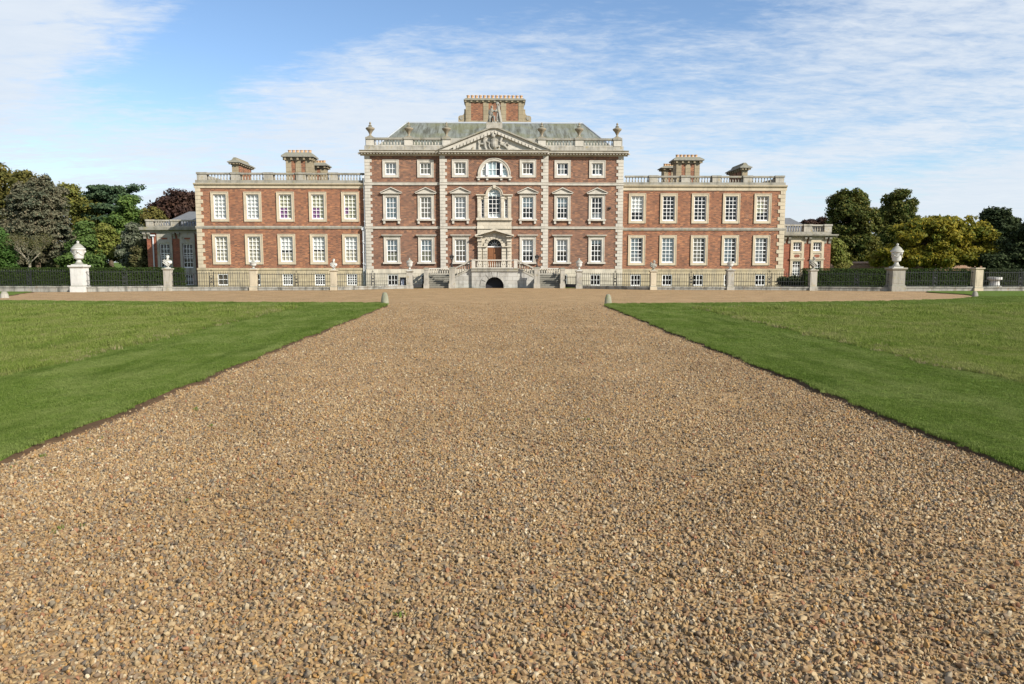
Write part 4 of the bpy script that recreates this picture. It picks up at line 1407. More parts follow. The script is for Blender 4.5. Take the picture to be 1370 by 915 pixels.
PIERS = [   # px of axis, plane, width px, cap top, what stands on it, label of pier
    (103.3, 60.2, 23.2, 354.8, 'big_urn', 'stone_white', 'massive white square pier under a tall lidded urn before the cedar'),
    (223.8, 62.5, 9.0, 359.0, 'bust', 'stone_lichen', 'slim stone pier bearing the large bust in front of the shaded pavilion'),
    (338.6, 63.3, 8.6, 359.8, 'urn', 'stone_warm', 'slim stone pier bearing a small urn before the wing with yellow blinds'),
    (446.2, 63.8, 7.8, 361.0, 'bust2', 'stone_warm', 'slim stone pier bearing a small bust before the wing with yellow blinds'),
    (548.0, 67.3, 7.6, 362.0, 'urn', 'stone_lichen', 'slim stone pier next to the black notice board, bearing an urn'),
    (775.0, 67.3, 7.4, 362.0, 'urn', 'stone_lichen', 'slim stone pier with an urn at the entrance stair, opposite side from the notice board'),
    (874.3, 63.8, 7.5, 362.0, 'bust3', 'stone_warm', 'slim stone pier bearing the hunched bust before the dark windowed wing'),
    (977.5, 63.2, 8.6, 360.6, 'urn', 'stone_lichen', 'slim stone pier bearing a small urn before the dark windowed wing'),
    (1088.4, 62.2, 9.0, 360.6, 'bust4', 'stone_lichen', 'shaded stone pier with a bust in front of the bright red pavilion'),
    (1202.0, 60.0, 15.2, 358.0, 'big_urn', 'stone_grey', 'massive grey square pier under a tall lidded urn before the yellowing maple'),
    (1309.5, 59.8, 10.4, 358.2, None, 'stone_warm', 'bare square stone pier without ornament between railings under the dark yew'),
]
URN = [(.30, 0), (.30, .08), (.24, .10), (.13, .22), (.10, .34), (.13, .40), (.20, .44), (.30, .55), (.34, .70), (.36, .92), (.42, .98), (.42, 1.05), (.36, 1.08), (.34, 1.12), (.22, 1.25), (.10, 1.33), (.05, 1.37), (.07, 1.42), (.075, 1.47), (.03, 1.54)]
BIGURN = [(.40, 0), (.40, .10), (.30, .12), (.20, .25), (.15, .38), (.16, .44), (.26, .48), (.33, .54), (.34, .62), (.355, .66), (.37, .9), (.42, 1.12), (.46, 1.2), (.50, 1.24), (.50, 1.32), (.42, 1.37), (.34, 1.5), (.22, 1.62), (.12, 1.68), (.07, 1.74), (.10, 1.80), (.10, 1.85), (.04, 1.92)]


def urn(name, x, y, z, h, w, prof, label, mat, swag=False, group='stone urns on the forecourt piers', seg=20):
    t = thing(name, label, 'urn', (x, y, z), group)
    ph = prof[-1][1]; pw = max(r for r, _ in prof)
    s = h / ph; k = w / 2 / pw
    cut = [i for i, (r, q) in enumerate(prof) if q / ph > .66][0]
    mb = MB(); mb.box(x - prof[0][0] * k, x + prof[0][0] * k, y - prof[0][0] * k, y + prof[0][0] * k, z, z + .07 * s)
    mb.lathe([(r * k, q * s) for r, q in prof[1:cut + 1]], x, y, z, seg)
    mb.build('body', mat, t, smooth=True)
    mb = MB(); mb.lathe([(r * k, q * s + .002) for r, q in prof[cut:]], x, y, z, seg)
    mb.build('lid', mat, t, smooth=True)
    if swag:
        mb = MB()
        zz = z + 1.08 * s
        for j in range(4):
            a0 = math.pi / 2 * j + .4
            last = None
            for q in range(9):
                a = a0 + math.pi / 2 * q / 8
                drop = -.26 * s * math.sin(math.pi * q / 8)
                rr = k * (.405 + drop * .1)
                pnt = (x + rr * math.cos(a), y + rr * math.sin(a), zz + drop)
                if last: mb.tube(last, pnt, .045, .045, 6)
                last = pnt
            mb.blob((x + k * .44 * math.cos(a0), y + k * .44 * math.sin(a0), zz), (.09, .09, .11))
        mb.build('garland', mat, t, smooth=True)
    return t


def bust(x, y, z, h, w, turn, label, mat, hunched=False):
    """socle, draped shoulders, neck and a head with face and hair fused into one carved stone"""
    t = thing('stone_bust', label, 'bust', (x, y, z), 'stone busts on the forecourt piers')
    mb = MB()
    mb.box(x - w * .26, x + w * .26, y - w * .26, y + w * .26, z, z + h * .05)
    mb.lathe([(w * .24, h * .05), (w * .15, h * .10), (w * .12, h * .16), (w * .2, h * .22)], x, y, z, 14)
    mb.build('socle', mat, t, smooth=True)
    mb = MB()
    zs = z + h * .44
    mb.blob((x, y, zs), (w * .44, w * .28, h * .24))
    mb.blob((x, y - w * .04, zs - h * .12), (w * .30, w * .24, h * .18))
    for s in (-1, 1):
        mb.blob((x + s * w * .33, y, zs + h * .02), (w * .17, w * .2, h * .16))
    for k, (a, b) in enumerate((((-.42, .14), (.25, -.22)), ((-.30, .2), (.36, -.1)), ((-.46, .0), (.1, -.26)))):   # folds of drapery
        mb.tube((x + a[0] * w, y - w * .22, zs + a[1] * h), (x + b[0] * w, y - w * .27, zs + b[1] * h), w * .06, w * .05, 7)
    hx = x + (w * .14 if hunched else w * .02)
    hz = z + h * (.80 if hunched else .84)
    mb.tube((x + (hx - x) * .4, y, zs + h * .12), (hx, y - w * .02, hz - h * .04), w * .13, w * .11, 10)
    ca, sa = math.cos(turn), math.sin(turn)
    def at(dx, dy, dz): return (hx + dx * ca - dy * sa, y + dx * sa + dy * ca, hz + dz)
    mb.blob((hx, y, hz), (w * .155, w * .19, h * .135))
    mb.blob(at(0, -.02 * w, -h * .06), (w * .12, w * .15, h * .09))
    mb.blob(at(0, -.19 * w, -h * .01), (w * .032, w * .05, h * .035))          # nose
    mb.blob(at(0, -.16 * w, -h * .085), (w * .06, w * .05, h * .03))           # chin
    mb.tube(at(-.08 * w, -.16 * w, h * .03), at(.08 * w, -.16 * w, h * .03), w * .03, w * .03, 6)   # brow
    mb.blob(at(0, .05 * w, h * .05), (w * .185, w * .2, h * .11))              # hair
    for s in (-1, 1):
        mb.blob(at(s * .16 * w, .02 * w, -h * .01), (w * .04, w * .05, h * .045))
    if hunched:
        mb.blob((x - w * .3, y + w * .05, zs + h * .12), (w * .2, w * .2, h * .2))
    remesh(mb.build('figure', mat, t), max(.022, h * .022))
    return t


PX = []
for i, (px, Y, wpx, cap, kind, mat, lab) in enumerate(PIERS):
    x = UX(px, 385, Y)
    kp = Y / 1000.0
    w = wpx * kp * (1.0 if wpx > 12 else 1.0)
    if kind == 'big_urn':
        w = 1.02 if px > 600 else .96
    zt = UZ(cap, Y - .1, px)
    mb = MB()
    big = kind == 'big_urn'
    square_pier(mb, x, Y, w, zt, None, .30 if big else .2, 0, .12 if big else .08, .44 if big else .26)
    mb_o = mb.build('stone_pier', mat, org=(x, Y + w / 2, 0))
    tag(mb_o, lab, 'pier', 'stone piers of the forecourt railing')
    PX.append((x, Y + w / 2, w))
    yc = Y + w / 2
    if big:
        urn('stone_urn', x, yc, zt, UZ(322.0 if px < 600 else 325.2, yc, px) - zt, 17.4 * kp if px < 600 else 16.3 * kp, BIGURN,
            'tall white lidded urn with garlands on the massive pier, gleaming against dark trees' if px < 600 else 'tall lidded urn with garlands on the massive grey pier before the yellowing maple', 'stone_white', True)
    elif kind == 'urn':
        lb = {338.6: 'small weathered cream urn on a slim pier before the wing with yellow blinds', 548.0: 'small lidded urn on the slim pier next to the black notice board',
              775.0: 'small lidded urn on a slim pier, opposite the notice board across the stair', 977.5: 'small pale urn on a slim pier before the dark windowed wing'}[px]
        urn('stone_urn', x, yc, zt, UZ({338.6: 347.4, 548.0: 344.9, 775.0: 345.2, 977.5: 347.6}[px], yc, px) - zt, .62, URN, lb, 'stone_white')
    elif kind:
        top = {'bust': 340.8, 'bust2': 345.8, 'bust3': 347.2, 'bust4': 342.4}[kind]
        lb = {'bust': 'large white bust facing the drive, in front of the shaded pavilion', 'bust2': 'small pale bust before the brick of the wing with yellow blinds',
              'bust3': 'small hunched weathered bust before the dark windowed wing', 'bust4': 'large weathered bust leaning sideways in front of the bright red pavilion'}[kind]
        bust(x, yc, zt, UZ(top, yc, px) - zt, {'bust': .74, 'bust2': .62, 'bust3': .60, 'bust4': .68}[kind], {'bust': .2, 'bust2': -.15, 'bust3': .6, 'bust4': .5}[kind], lb, 'stone_white' if kind in ('bust', 'bust2') else 'stone_urn2', kind in ('bust3', 'bust4'))


def railing(a, b, ztop, zwall, label, panels=(), wall=True, pitch=.19, wall_mat='stone_low', gate=False):
    """iron railing with spear bars on a low stone wall from a to b (x, y)"""
    a, b = Vector((*a, 0)), Vector((*b, 0))
    d = (b - a); L = d.length; d.normalize(); nrm = Vector((-d.y, d.x, 0))
    t = thing('iron_gate' if gate else 'iron_railing', label, 'gate' if gate else 'railing', tuple((a + b) / 2), None if gate else 'forecourt railings')
    def quad(mb, s0, s1, w0, w1, z0, z1):
        p = [a + d * s0 + nrm * w0, a + d * s1 + nrm * w0, a + d * s1 + nrm * w1, a + d * s0 + nrm * w1]
        mb.add([(q.x, q.y, z0) for q in p] + [(q.x, q.y, z1) for q in p], [(0, 3, 2, 1), (4, 5, 6, 7), (0, 1, 5, 4), (1, 2, 6, 5), (2, 3, 7, 6), (3, 0, 4, 7)])
    if wall:
        mb = MB()
        s = 0; k = 0
        while s < L - .01:                 # worn coping stones of uneven height
            e = min(L, s + random.uniform(.9, 1.5))
            if L - e < .4: e = L
            dz = random.uniform(-.015, .015)
            quad(mb, s + .004, e - .004, -.22, .22, zwall - .11, zwall + dz)
            s = e; k += 1
        quad(mb, 0, L, -.18, .18, -.08, zwall - .108)
        mb.build('low_wall', wall_mat, t)
    mb = MB()
    zr = [zwall + .1, zwall + (ztop - zwall) * .36, ztop - .14] if not gate else [.12, ztop - .12]
    for z in zr:
        quad(mb, 0, L, -.02, .02, z - .016, z + .016)
    n = int(L / pitch)
    for k in range(n):
        s = (k + .5) * L / n
        p = a + d * s
        hh = ztop + (.0 if k % 2 else -.0)
        quad(mb, s - .012, s + .012, -.012, .012, (zwall - .01) if not gate else .05, hh - .1)
        q = [p + d * .022, p + nrm * .022, p - d * .022, p - nrm * .022]
        mb.add([(v.x, v.y, hh - .1) for v in q] + [(p.x, p.y, hh + .03), (p.x, p.y, hh - .13)], [(0, 1, 4), (1, 2, 4), (2, 3, 4), (3, 0, 4), (0, 5, 1), (1, 5, 2), (2, 5, 3), (3, 5, 0)])
    if gate:
        quad(mb, 0, L, -.012, .012, .06, .38)
        for s in (0, L): quad(mb, s - .025, s + .025, -.025, .025, 0, ztop + .05)
    mb.build('bars', 'iron', t)
    for s in panels:                        # wrought scroll panel
        s = s * L
        mb = MB()
        c = a + d * s
        for q in (-.16, .16):
            quad(mb, s + q - .016, s + q + .016, -.03, .03, zwall, ztop - .02 if q else ztop)
        H_ = ztop - zwall
        for (zc, r) in ((zwall + H_ * .18, .13), (zwall + H_ * .42, .10), (zwall + H_ * .66, .12)):
            last = None
            for k in range(15):
                th = 2 * math.pi * k / 14
                p = c + d * (r * math.cos(th)); pt = (p.x, p.y - .005, zc + r * math.sin(th))
                if last: mb.tube(last, pt, .02, .02, 5)
                last = pt
        for zc in (zwall + H_ * .30, zwall + H_ * .54):
            quad(mb, s - .15, s + .15, -.02, .02, zc - .02, zc + .02)
        quad(mb, s - .015, s + .015, -.02, .02, ztop - .02, ztop + .22)
        quad(mb, s - .10, s + .10, -.018, .018, ztop + .06, ztop + .09)
        mb.build('scroll_panel', 'iron', t)
    return t


def zz(py, Y): return UZ(py, Y)
J = [(x, y, w) for x, y, w in PX]
def seg(i, j, gap=.0):
    (x0, y0, w0), (x1, y1, w1) = J[i], J[j]
    return (x0 + w0 / 2 + gap, y0), (x1 - w1 / 2 - gap, y1)


xw = UX(-60, 385, 60.8)
railing((xw, 60.9), (J[0][0] - J[0][2] / 2, J[0][1]), zz(360.5, 60.8), zz(382.2, 60.8), 'black railing backed by hedge, from the bare branched tree up to the massive white pier', (.62,))
railing(*seg(0, 1), zz(361.3, 61.5), zz(382.6, 61.5), 'black railing backed by hedge, between the white garlanded urn and the large white bust', (.48,))
railing(*seg(1, 2), zz(363.2, 63), zz(383.2, 63), 'black railing between the large white bust and the cream urn', (.5,))
railing(*seg(2, 3), zz(364.8, 63.6), zz(383.6, 63.6), 'black railing between the cream urn and the small pale bust', (.53,))
railing(*seg(3, 4), zz(364.6, 65.5), zz(382.4, 65.5), 'black railing between the small pale bust and the urn by the notice board', (.5,))
railing(*seg(5, 6), zz(364.9, 65.5), zz(382.6, 65.5), 'black railing between the urn by the stair and the hunched bust', (.5,))
railing(*seg(6, 7), zz(365.6, 63.5), zz(383.8, 63.5), 'black railing between the hunched bust and the pale urn', (.5,))
railing(*seg(7, 8), zz(364.8, 62.7), zz(383.8, 62.7), 'black railing between the pale urn and the sideways leaning bust', (.48,))
railing(*seg(8, 9), zz(364.6, 61.3), zz(384, 61.3), 'black railing backed by hedge, between the leaning bust and the massive grey pier', (.56,))
railing(*seg(9, 10), zz(362.2, 60.3), zz(383.9, 60.3), 'black railing backed by hedge, between the massive grey pier and the bare pier', (.47,))
railing((J[10][0] + J[10][2] / 2, J[10][1]), (UX(1440, 385, 60), 60.2), zz(362.4, 60.2), zz(384, 60.2), 'black railing beyond the bare pier, in front of the round stone basin', (.42,))
xg = ax + abs(UX(567, 372, 68.4) - ax)
railing((J[4][0] + J[4][2] / 2, J[4][1]), (2 * ax - xg, 68.35), zz(369, 67.5), .05, 'small black iron gate between the notice board urn and the stair', (), False, .16, gate=True)
railing((xg, 68.35), (J[5][0] - J[5][2] / 2, J[5][1]), zz(369, 67.5), .05, 'small black iron gate between the stair and the urn away from the notice board', (), False, .16, gate=True)

# notice board
yB = 67.6; x0, x1 = UX(534.5, 378, yB), UX(542.5, 378, yB)
nb = thing('notice_board', 'black framed notice board with a white poster leaning beside the pier', 'notice board', ((x0 + x1) / 2, yB, 0))
mb = MB()
zt = UZ(371, yB); zb = UZ(384.3, yB)
mb.add([(x0, yB, zb), (x1, yB, zb), (x1 - .0, yB + .22, zt), (x0, yB + .22, zt), (x0, yB + .10, zb), (x1, yB + .10, zb), (x1, yB + .32, zt), (x0, yB + .32, zt)],
       [(0, 1, 2, 3), (7, 6, 5, 4), (0, 4, 5, 1), (1, 5, 6, 2), (2, 6, 7, 3), (3, 7, 4, 0)])
for x in (x0 + .04, x1 - .04):
    mb.tube((x, yB + .30, zt - .1), (x, yB + .62, .0), .025, .025, 6)
    mb.tube((x, yB + .05, zb + .1), (x, yB + .02, -.02), .025, .025, 6)
mb.build('panel', 'iron', nb)
mb = MB()
f = lambda t, o: (yB + .22 * t - o, zb + (zt - zb) * t)
(ya, za), (yb_, zb2) = f(.18, .012), f(.78, .012)
mb.add([(x0 + .16, ya, za), (x1 - .12, ya, za), (x1 - .12, yb_, zb2), (x0 + .16, yb_, zb2), (x0 + .16, ya + .008, za), (x1 - .12, ya + .008, za), (x1 - .12, yb_ + .008, zb2), (x0 + .16, yb_ + .008, zb2)],
       [(0, 1, 2, 3), (7, 6, 5, 4), (0, 4, 5, 1), (1, 5, 6, 2), (2, 6, 7, 3), (3, 7, 4, 0)])
mb.build('poster', 'paper', nb)

# bollards at the corners of the lawns
def bollard(px, py, wpx, ztop_px, lab, mat):
    x, y = GND(px, py)
    w = wpx * y / 1000; h = UZ(ztop_px, y, px)
    mb = MB()
    n = 12
    prof = [(1.02, -.05), (1.0, .03), (.94, .3), (.86, .55), (.74, .72), (.66, .78), (.62, .86), (.48, .95), (.2, 1.0)]
    mb.lathe([(r * w / 2, q * h) for r, q in prof], x, y + w / 2, 0, 14, 0, .85)
    o = mb.build('stone_bollard', mat, org=(x, y + w / 2, 0), smooth=True)
    tag(o, lab, 'bollard', 'stone bollards at the gravel edge')


bm_ = m_stone('mossy_stone', (.27, .265, .19), (.15, .16, .09), (.20, .22, .06), None, 1.0)
M['stone_moss'] = bm_
bollard(514.3, 407.2, 10.8, 391.2, 'greenish worn stone bollard at the drive corner of the lawn below the notice board', 'stone_moss')
bollard(814.3, 407.0, 10.0, 393.6, 'pointed mossy stone bollard at the drive corner of the opposite lawn', 'stone_moss')
bollard(2.5, 398.6, 11.0, 389.8, 'pale stone bollard on the grass strip near the bare branched tree', 'stone_lichen')
bollard(1307, 397.6, 8.4, 389.6, 'dark lichened stone bollard on the grass in front of the bare pier', 'stone_grey')

# stone basin behind the railing
yb0 = 62.5
x, z0 = U(1335.5, 384, yb0)
mb = MB()
kp = yb0 / 1000
mb.lathe([(.62, 0), (.62, .28), (.54, .32), (.40, .38), (.34, .75), (.38, .82)], x, yb0 + .5, 0, 20)
mb.lathe([(.38, .82), (.54, .88), (.56, .94), (.56, 1.08), (.50, 1.10), (.46, 1.0)], x, yb0 + .5, 0, 20)
sb = mb.build('stone_basin', 'stone_white', org=(x, yb0 + .5, 0), smooth=True)
tag(sb, 'round pale stone basin on a pedestal behind the railing', 'basin')

# roof urns
for i, (p, lb) in enumerate(zip(pier_x, ['at the parapet end above the wing with yellow blinds', 'second along the parapet, in from that same end', 'beside the pediment slope on the yellow blinds side',
                                         'beside the pediment slope on the dark windowed side', 'second along the parapet, counted from the dark windowed wing', 'at the parapet end above the dark windowed wing'])):
    x = (p[0] + p[1]) / 2
    z = z_r1 + .012
    prof = [(.20, 0), (.20, .07), (.16, .10), (.075, .22), (.065, .30), (.10, .42), (.16, .58), (.25, .72), (.29, .80), (.29, .87), (.25, .91), (.17, .96), (.095, 1.03), (.13, 1.09), (.07, 1.16), (.045, 1.24), (.075, 1.31), (.06, 1.38), (.015, 1.46)]
    urn('roof_urn', x, YC + .25, z, UZ(163.6, YC + .25) - z, .86, prof, 'carved lidded stone urn ' + lb, 'stone_urn', False, 'stone urns along the roof parapet', 16)

# statue on the pediment
def sfig(px, py): return UX(px, py, YM), UZ(py, YM, px)
zb_s = pz1 + .005
xs_ = (UX(651, 160, YM) + UX(672, 160, YM)) / 2
stt = thing('statue', 'weathered stone statue group of two draped figures on the pediment peak', 'statue', (xs_, YM, zb_s))
mb = MB()
def tb(pts, dy=0.0):
    q = [(*(lambda a: (a[0], YM + dy + (p[3] if len(p) > 3 else 0), max(a[1], zb_s)))(sfig(p[0], p[1])), p[2] * k_px) for p in pts]
    for a, b in zip(q[:-1], q[1:]):
        mb.tube(a[:3], b[:3], a[3], b[3], 9)
        mb.blob(b[:3], (b[3],) * 3)
    mb.blob(q[0][:3], (q[0][3],) * 3)
# seated figure: legs, torso, arms, head
tb([(656.6, 163.4, 2.0), (656.6, 156, 2.4), (657, 152, 2.8), (657.6, 147.5, 2.6), (658.2, 145.2, 1.2)])
tb([(658.2, 143.2, 1.6), (658.3, 142.4, 1.45)]); tb([(658.0, 142.6, .4, -.15), (658.0, 143.0, .4, -.2)])
tb([(655, 148, 1.4), (654.2, 152, 1.1), (656.5, 154.2, .9, -.2), (659.5, 153, .7, -.25)])
tb([(660.3, 148, 1.3), (662.3, 150.2, 1.0, -.15), (664.0, 149, .7, -.2)])
tb([(655.2, 155.5, 1.9), (654.9, 157.5, 1.7, -.3), (655.2, 163.2, 1.2, -.3)])
tb([(659.0, 155.5, 1.8), (661.0, 157.0, 1.6, -.3), (661.2, 163.3, 1.1, -.3)])
tb([(653.9, 160, 1.2), (653.6, 163.6, 1.5)])
# standing draped figure with raised arm
tb([(668.3, 163.2, 3.4), (667.6, 156, 3.0), (666.6, 150, 2.4), (666.2, 145, 2.0), (665.6, 141.5, 1.1)])
tb([(664.9, 139.4, 1.45), (664.7, 138.6, 1.4)]); tb([(664.2, 139.0, .4, -.15), (664.2, 139.4, .4, -.2)])
tb([(667.6, 145.2, 1.2), (668.6, 141, .95), (666.4, 137.0, .75), (663.4, 136.2, .6), (661.5, 136.8, .5)])
tb([(664.5, 146, 1.2), (663.0, 149.5, .9, -.2), (662.0, 148.5, .7, -.3)])
tb([(668.2, 147, 1.2), (669.6, 155, 1.2), (671.2, 163, 1.0)]); tb([(665.4, 152, .9, -.2), (664.6, 158, .8, -.25), (665, 163, .9, -.25)])
tb([(667.2, 150, .8, -.25), (668.4, 157, .8, -.3), (669.4, 163, .8, -.25)])
remesh(mb.build('figures', 'stone_statue', stt), .035)

# ------------------------------------------------------------------ ground
def struct(o):
    o['kind'] = 'structure'
    return o


def m_gravel():
    t = NT('gravel')
    p = t.pos()
    p2 = t.mapping(p, (1, 1, .3))
    v = t.n('TexVoronoi'); v.inputs['Scale'].default_value = 27
    t.l(p2, v.inputs['Vector'])
    col = t.n('SeparateColor'); t.l(v.outputs['Color'], col.inputs[0])
    c = t.ramp(col.outputs[0], GRAVEL_STOPS, 'CONSTANT')
    v2 = t.n('TexVoronoi', feature='DISTANCE_TO_EDGE'); v2.inputs['Scale'].default_value = 27
    t.l(p2, v2.inputs['Vector'])
    edge = t.ramp(v2.outputs['Distance'], [(.0, (0, 0, 0)), (.2, (1, 1, 1))])
    c = t.mix(edge, (.18, .12, .07), c)
    sand = t.noise(p, .7, 6, .62)
    sfac = t.ramp(sand, [(.46, (0, 0, 0)), (.64, (1, 1, 1))])
    c = t.mix(t.math('MULTIPLY', sfac, .5), c, (.37, .255, .15))
    tone = t.noise(t.mapping(p, (.5, .12, 1)), .8, 4, .55)
    c = t.mix(t.ramp(tone, [(.35, (.25, .25, .25)), (.62, (0, 0, 0))]), c, (.27, .18, .105))
    c = t.mix(1.0, c, (1.16, 1.13, 1.0), 'MULTIPLY')
    grain = t.noise(p, 5.0, 5, .75)
    c = t.mix(t.ramp(grain, [(.40, (.3, .3, .3)), (.60, (0, 0, 0))]), c, (.15, .10, .055))
    hh = t.math('SUBTRACT', 1.0, v.outputs['Distance'])
    t.bsdf(c, .85, .2, t.bump(t.math('ADD', hh, t.math('MULTIPLY', col.outputs[1], .5)), .6, .02))
    return t.m


GRAVEL_STOPS = [(0, (.29, .205, .125)), (.14, (.38, .27, .15)), (.28, (.20, .15, .11)), (.38, (.42, .33, .215)), (.52, (.25, .16, .095)),
                (.60, (.34, .235, .125)), (.70, (.46, .39, .29)), (.755, (.12, .105, .095)), (.815, (.39, .235, .09)), (.86, (.27, .235, .19)), (.945, (.55, .49, .40)), (.965, (.29, .145, .085))]
GRAVEL_STOPS = [(p, (c[0] * .86, c[1] * .80, c[2] * .655)) for p, c in GRAVEL_STOPS]


def m_stones():
    t = NT('gravel_stones')
    oi = t.n('ObjectInfo')
    c = t.ramp(oi.outputs['Random'], GRAVEL_STOPS, 'CONSTANT')
    p = t.pos()
    c = t.mix(t.math('MULTIPLY', t.noise(p, 60, 3, .6), .25), c, (.12, .08, .05))
    tone = t.noise(t.mapping(p, (.6, .25, 1)), .8, 5, .6)
    c = t.mix(t.ramp(tone, [(.36, (.45, .45, .45)), (.62, (0, 0, 0))]), c, t.mix(1.0, c, (.60, .56, .50), 'MULTIPLY'))
    t.bsdf(c, .7, .3)
    return t.m


def m_lawn():
    t = NT('lawn_grass')
    p = t.pos()
    n1 = t.noise(p, .35, 5, .6); n2 = t.noise(t.mapping(p, (1, .45, 1)), 2.4, 6, .7); n3 = t.noise(p, 22, 4, .7)
    x = t.n('SeparateXYZ'); t.l(p, x.inputs[0])
    c = t.mix(t.ramp(n2, [(.35, (0, 0, 0)), (.65, (1, 1, 1))]), (.06, .10, .014), (.12, .17, .026))
    c = t.mix(t.math('MULTIPLY', t.ramp(n1, [(.42, (0, 0, 0)), (.66, (1, 1, 1))]), .5), c, (.13, .165, .045))
    c = t.mix(t.math('MULTIPLY', n3, .7), c, (.045, .075, .010))
    t.bsdf(c, .85, .05, t.bump(n3, .8, .03))
    return t.m


def m_soil():
    t = NT('bare_soil')
    p = t.pos()
    n = t.noise(p, 12, 5, .7)
    c = t.mix(n, (.115, .072, .040), (.045, .028, .016))
    t.bsdf(c, .95, .1, t.bump(n, .8, .03))
    return t.m


M['gravel'] = m_gravel(); M['stones'] = m_stones(); M['lawn'] = m_lawn(); M['soil'] = m_soil()

mb = MB(); mb.add([(-1500, -300, -.09), (1500, -300, -.09), (1500, 2500, -.09), (-1500, 2500, -.09)], [(0, 1, 2, 3)])
struct(mb.build('ground', 'lawn'))
# gravel drive and forecourt: one gently uneven sheet
gx = np.concatenate([np.linspace(-70, -8, 32), np.linspace(-7.6, 7.6, 77), np.linspace(8, 70, 32)])
gy = np.concatenate([np.linspace(-4, 24, 141), np.linspace(24.6, 68.9, 60)])
XX, YY = np.meshgrid(gx, gy)
def gz(x, y):
    return .010 * np.sin(x * 1.3 + .4 * y) * np.sin(y * .9 + .7 * x) + .008 * np.sin(2.9 * x - 1.1 * y) * np.sin(1.7 * y + .5) - .012
ZZ = gz(XX, YY)
nv = XX.size
vs = np.stack([XX.ravel(), YY.ravel(), ZZ.ravel()], 1)
w_ = len(gx)
fs = [(j * w_ + i, j * w_ + i + 1, (j + 1) * w_ + i + 1, (j + 1) * w_ + i) for j in range(len(gy) - 1) for i in range(w_ - 1)]
mb = MB(); mb.v = [tuple(v) for v in vs]; mb.f = fs; mb.m = [0] * len(fs)
struct(mb.build('gravel_drive', 'gravel', smooth=True))


def densify(pts, step=.28, jit=.036, closed=True):
    out = []
    n = len(pts)
    for i in range(n):
        a = np.array(pts[i]); b = np.array(pts[(i + 1) % n]); L = np.linalg.norm(b - a)
        st_ = step if min(np.linalg.norm(a), np.linalg.norm(b)) < 75 and abs(a[0]) < 45 else 4
        k = max(1, int(L / st_))
        for q in range(k):
            out.append(a + (b - a) * q / k)
    out = np.array(out)
    m = len(out)
    j = rng.normal(0, 1, (m, 2)) * jit
    sm = (j + np.roll(j, 1, 0) + np.roll(j, -1, 0)) / 1.6
    return out + sm


def lawn(name, pts, zt=.06, lip=.11):
    """turf standing a little proud of the gravel with a crumbly soil edge"""
    P_ = densify(pts)
    if sum((P_[i][0] * P_[(i + 1) % len(P_)][1] - P_[(i + 1) % len(P_)][0] * P_[i][1]) for i in range(len(P_))) < 0:
        P_ = P_[::-1]
    n = len(P_)
    tg = np.roll(P_, -2, 0) - np.roll(P_, 2, 0)
    tg /= np.linalg.norm(tg, axis=1)[:, None] + 1e-9
    nm = np.stack([tg[:, 1], -tg[:, 0]], 1)
    wid = lip * (1 + .5 * np.sin(np.arange(n) * .37) + rng.normal(0, .25, n)).clip(.3, 2.2)
    vs = [(x, y, zt) for x, y in P_] + [(x + a * .02, y + b * .02, .03) for (x, y), (a, b) in zip(P_, nm)] + [(x + a * w, y + b * w, -.004 + .016) for (x, y), (a, b), w in zip(P_, nm, wid)] + [(x + a * (w + .1), y + b * (w + .1), -.06) for (x, y), (a, b), w in zip(P_, nm, wid)]
    fs = [tuple(range(n))]
    for r in range(3):
        fs += [(r * n + i, (r + 1) * n + i, (r + 1) * n + (i + 1) % n, r * n + (i + 1) % n) for i in range(n)]
    me = bpy.data.meshes.new(name)
    me.from_pydata(vs, [], fs)
    me.materials.append(M['lawn']); me.materials.append(M['soil'])
    me.polygons.foreach_set('material_index', [0] + [0] * n + [1] * (2 * n))
    o = bpy.data.objects.new(name, me); COL.objects.link(o)
    return struct(o), P_


EDGE_L = [(-6.0, -4), (-6.0, 40.6), (-6.15, 42.3), (-6.7, 43.0), (-14, 43.6), (-22, 44.7), (-31, 46.3), (-45, 48.5), (-60, 50.5), (-60, -4)]
EDGE_R = [(6.05, -4), (6.05, 39.2), (6.15, 41.0), (6.7, 41.8), (13, 42.4), (22, 43.8), (28.5, 46.0), (32.4, 49.4), (33.6, 51.5), (34.4, 54), (33.8, 57.6), (34.8, 59.3), (62, 59.4), (62, -4)]
EDGE_T = [(-36.6, 60.0), (-34.8, 55), (-33.4, 51.0), (-34.2, 49.9), (-47, 51.8), (-62, 53.5), (-62, 60.2)]
lawns = [lawn('lawn', EDGE_L), lawn('lawn', EDGE_R, .06, .06), lawn('grass_verge', EDGE_T)]


def inside(P_, pts):
    x, y = pts[:, 0], pts[:, 1]
    r = np.zeros(len(pts), bool)
    n = len(P_)
    for i in range(n):
        x0, y0 = P_[i]; x1, y1 = P_[(i + 1) % n]
        c = ((y0 > y) != (y1 > y)) & (x < (x1 - x0) * (y - y0) / (y1 - y0 + 1e-12) + x0)
        r ^= c
    return r


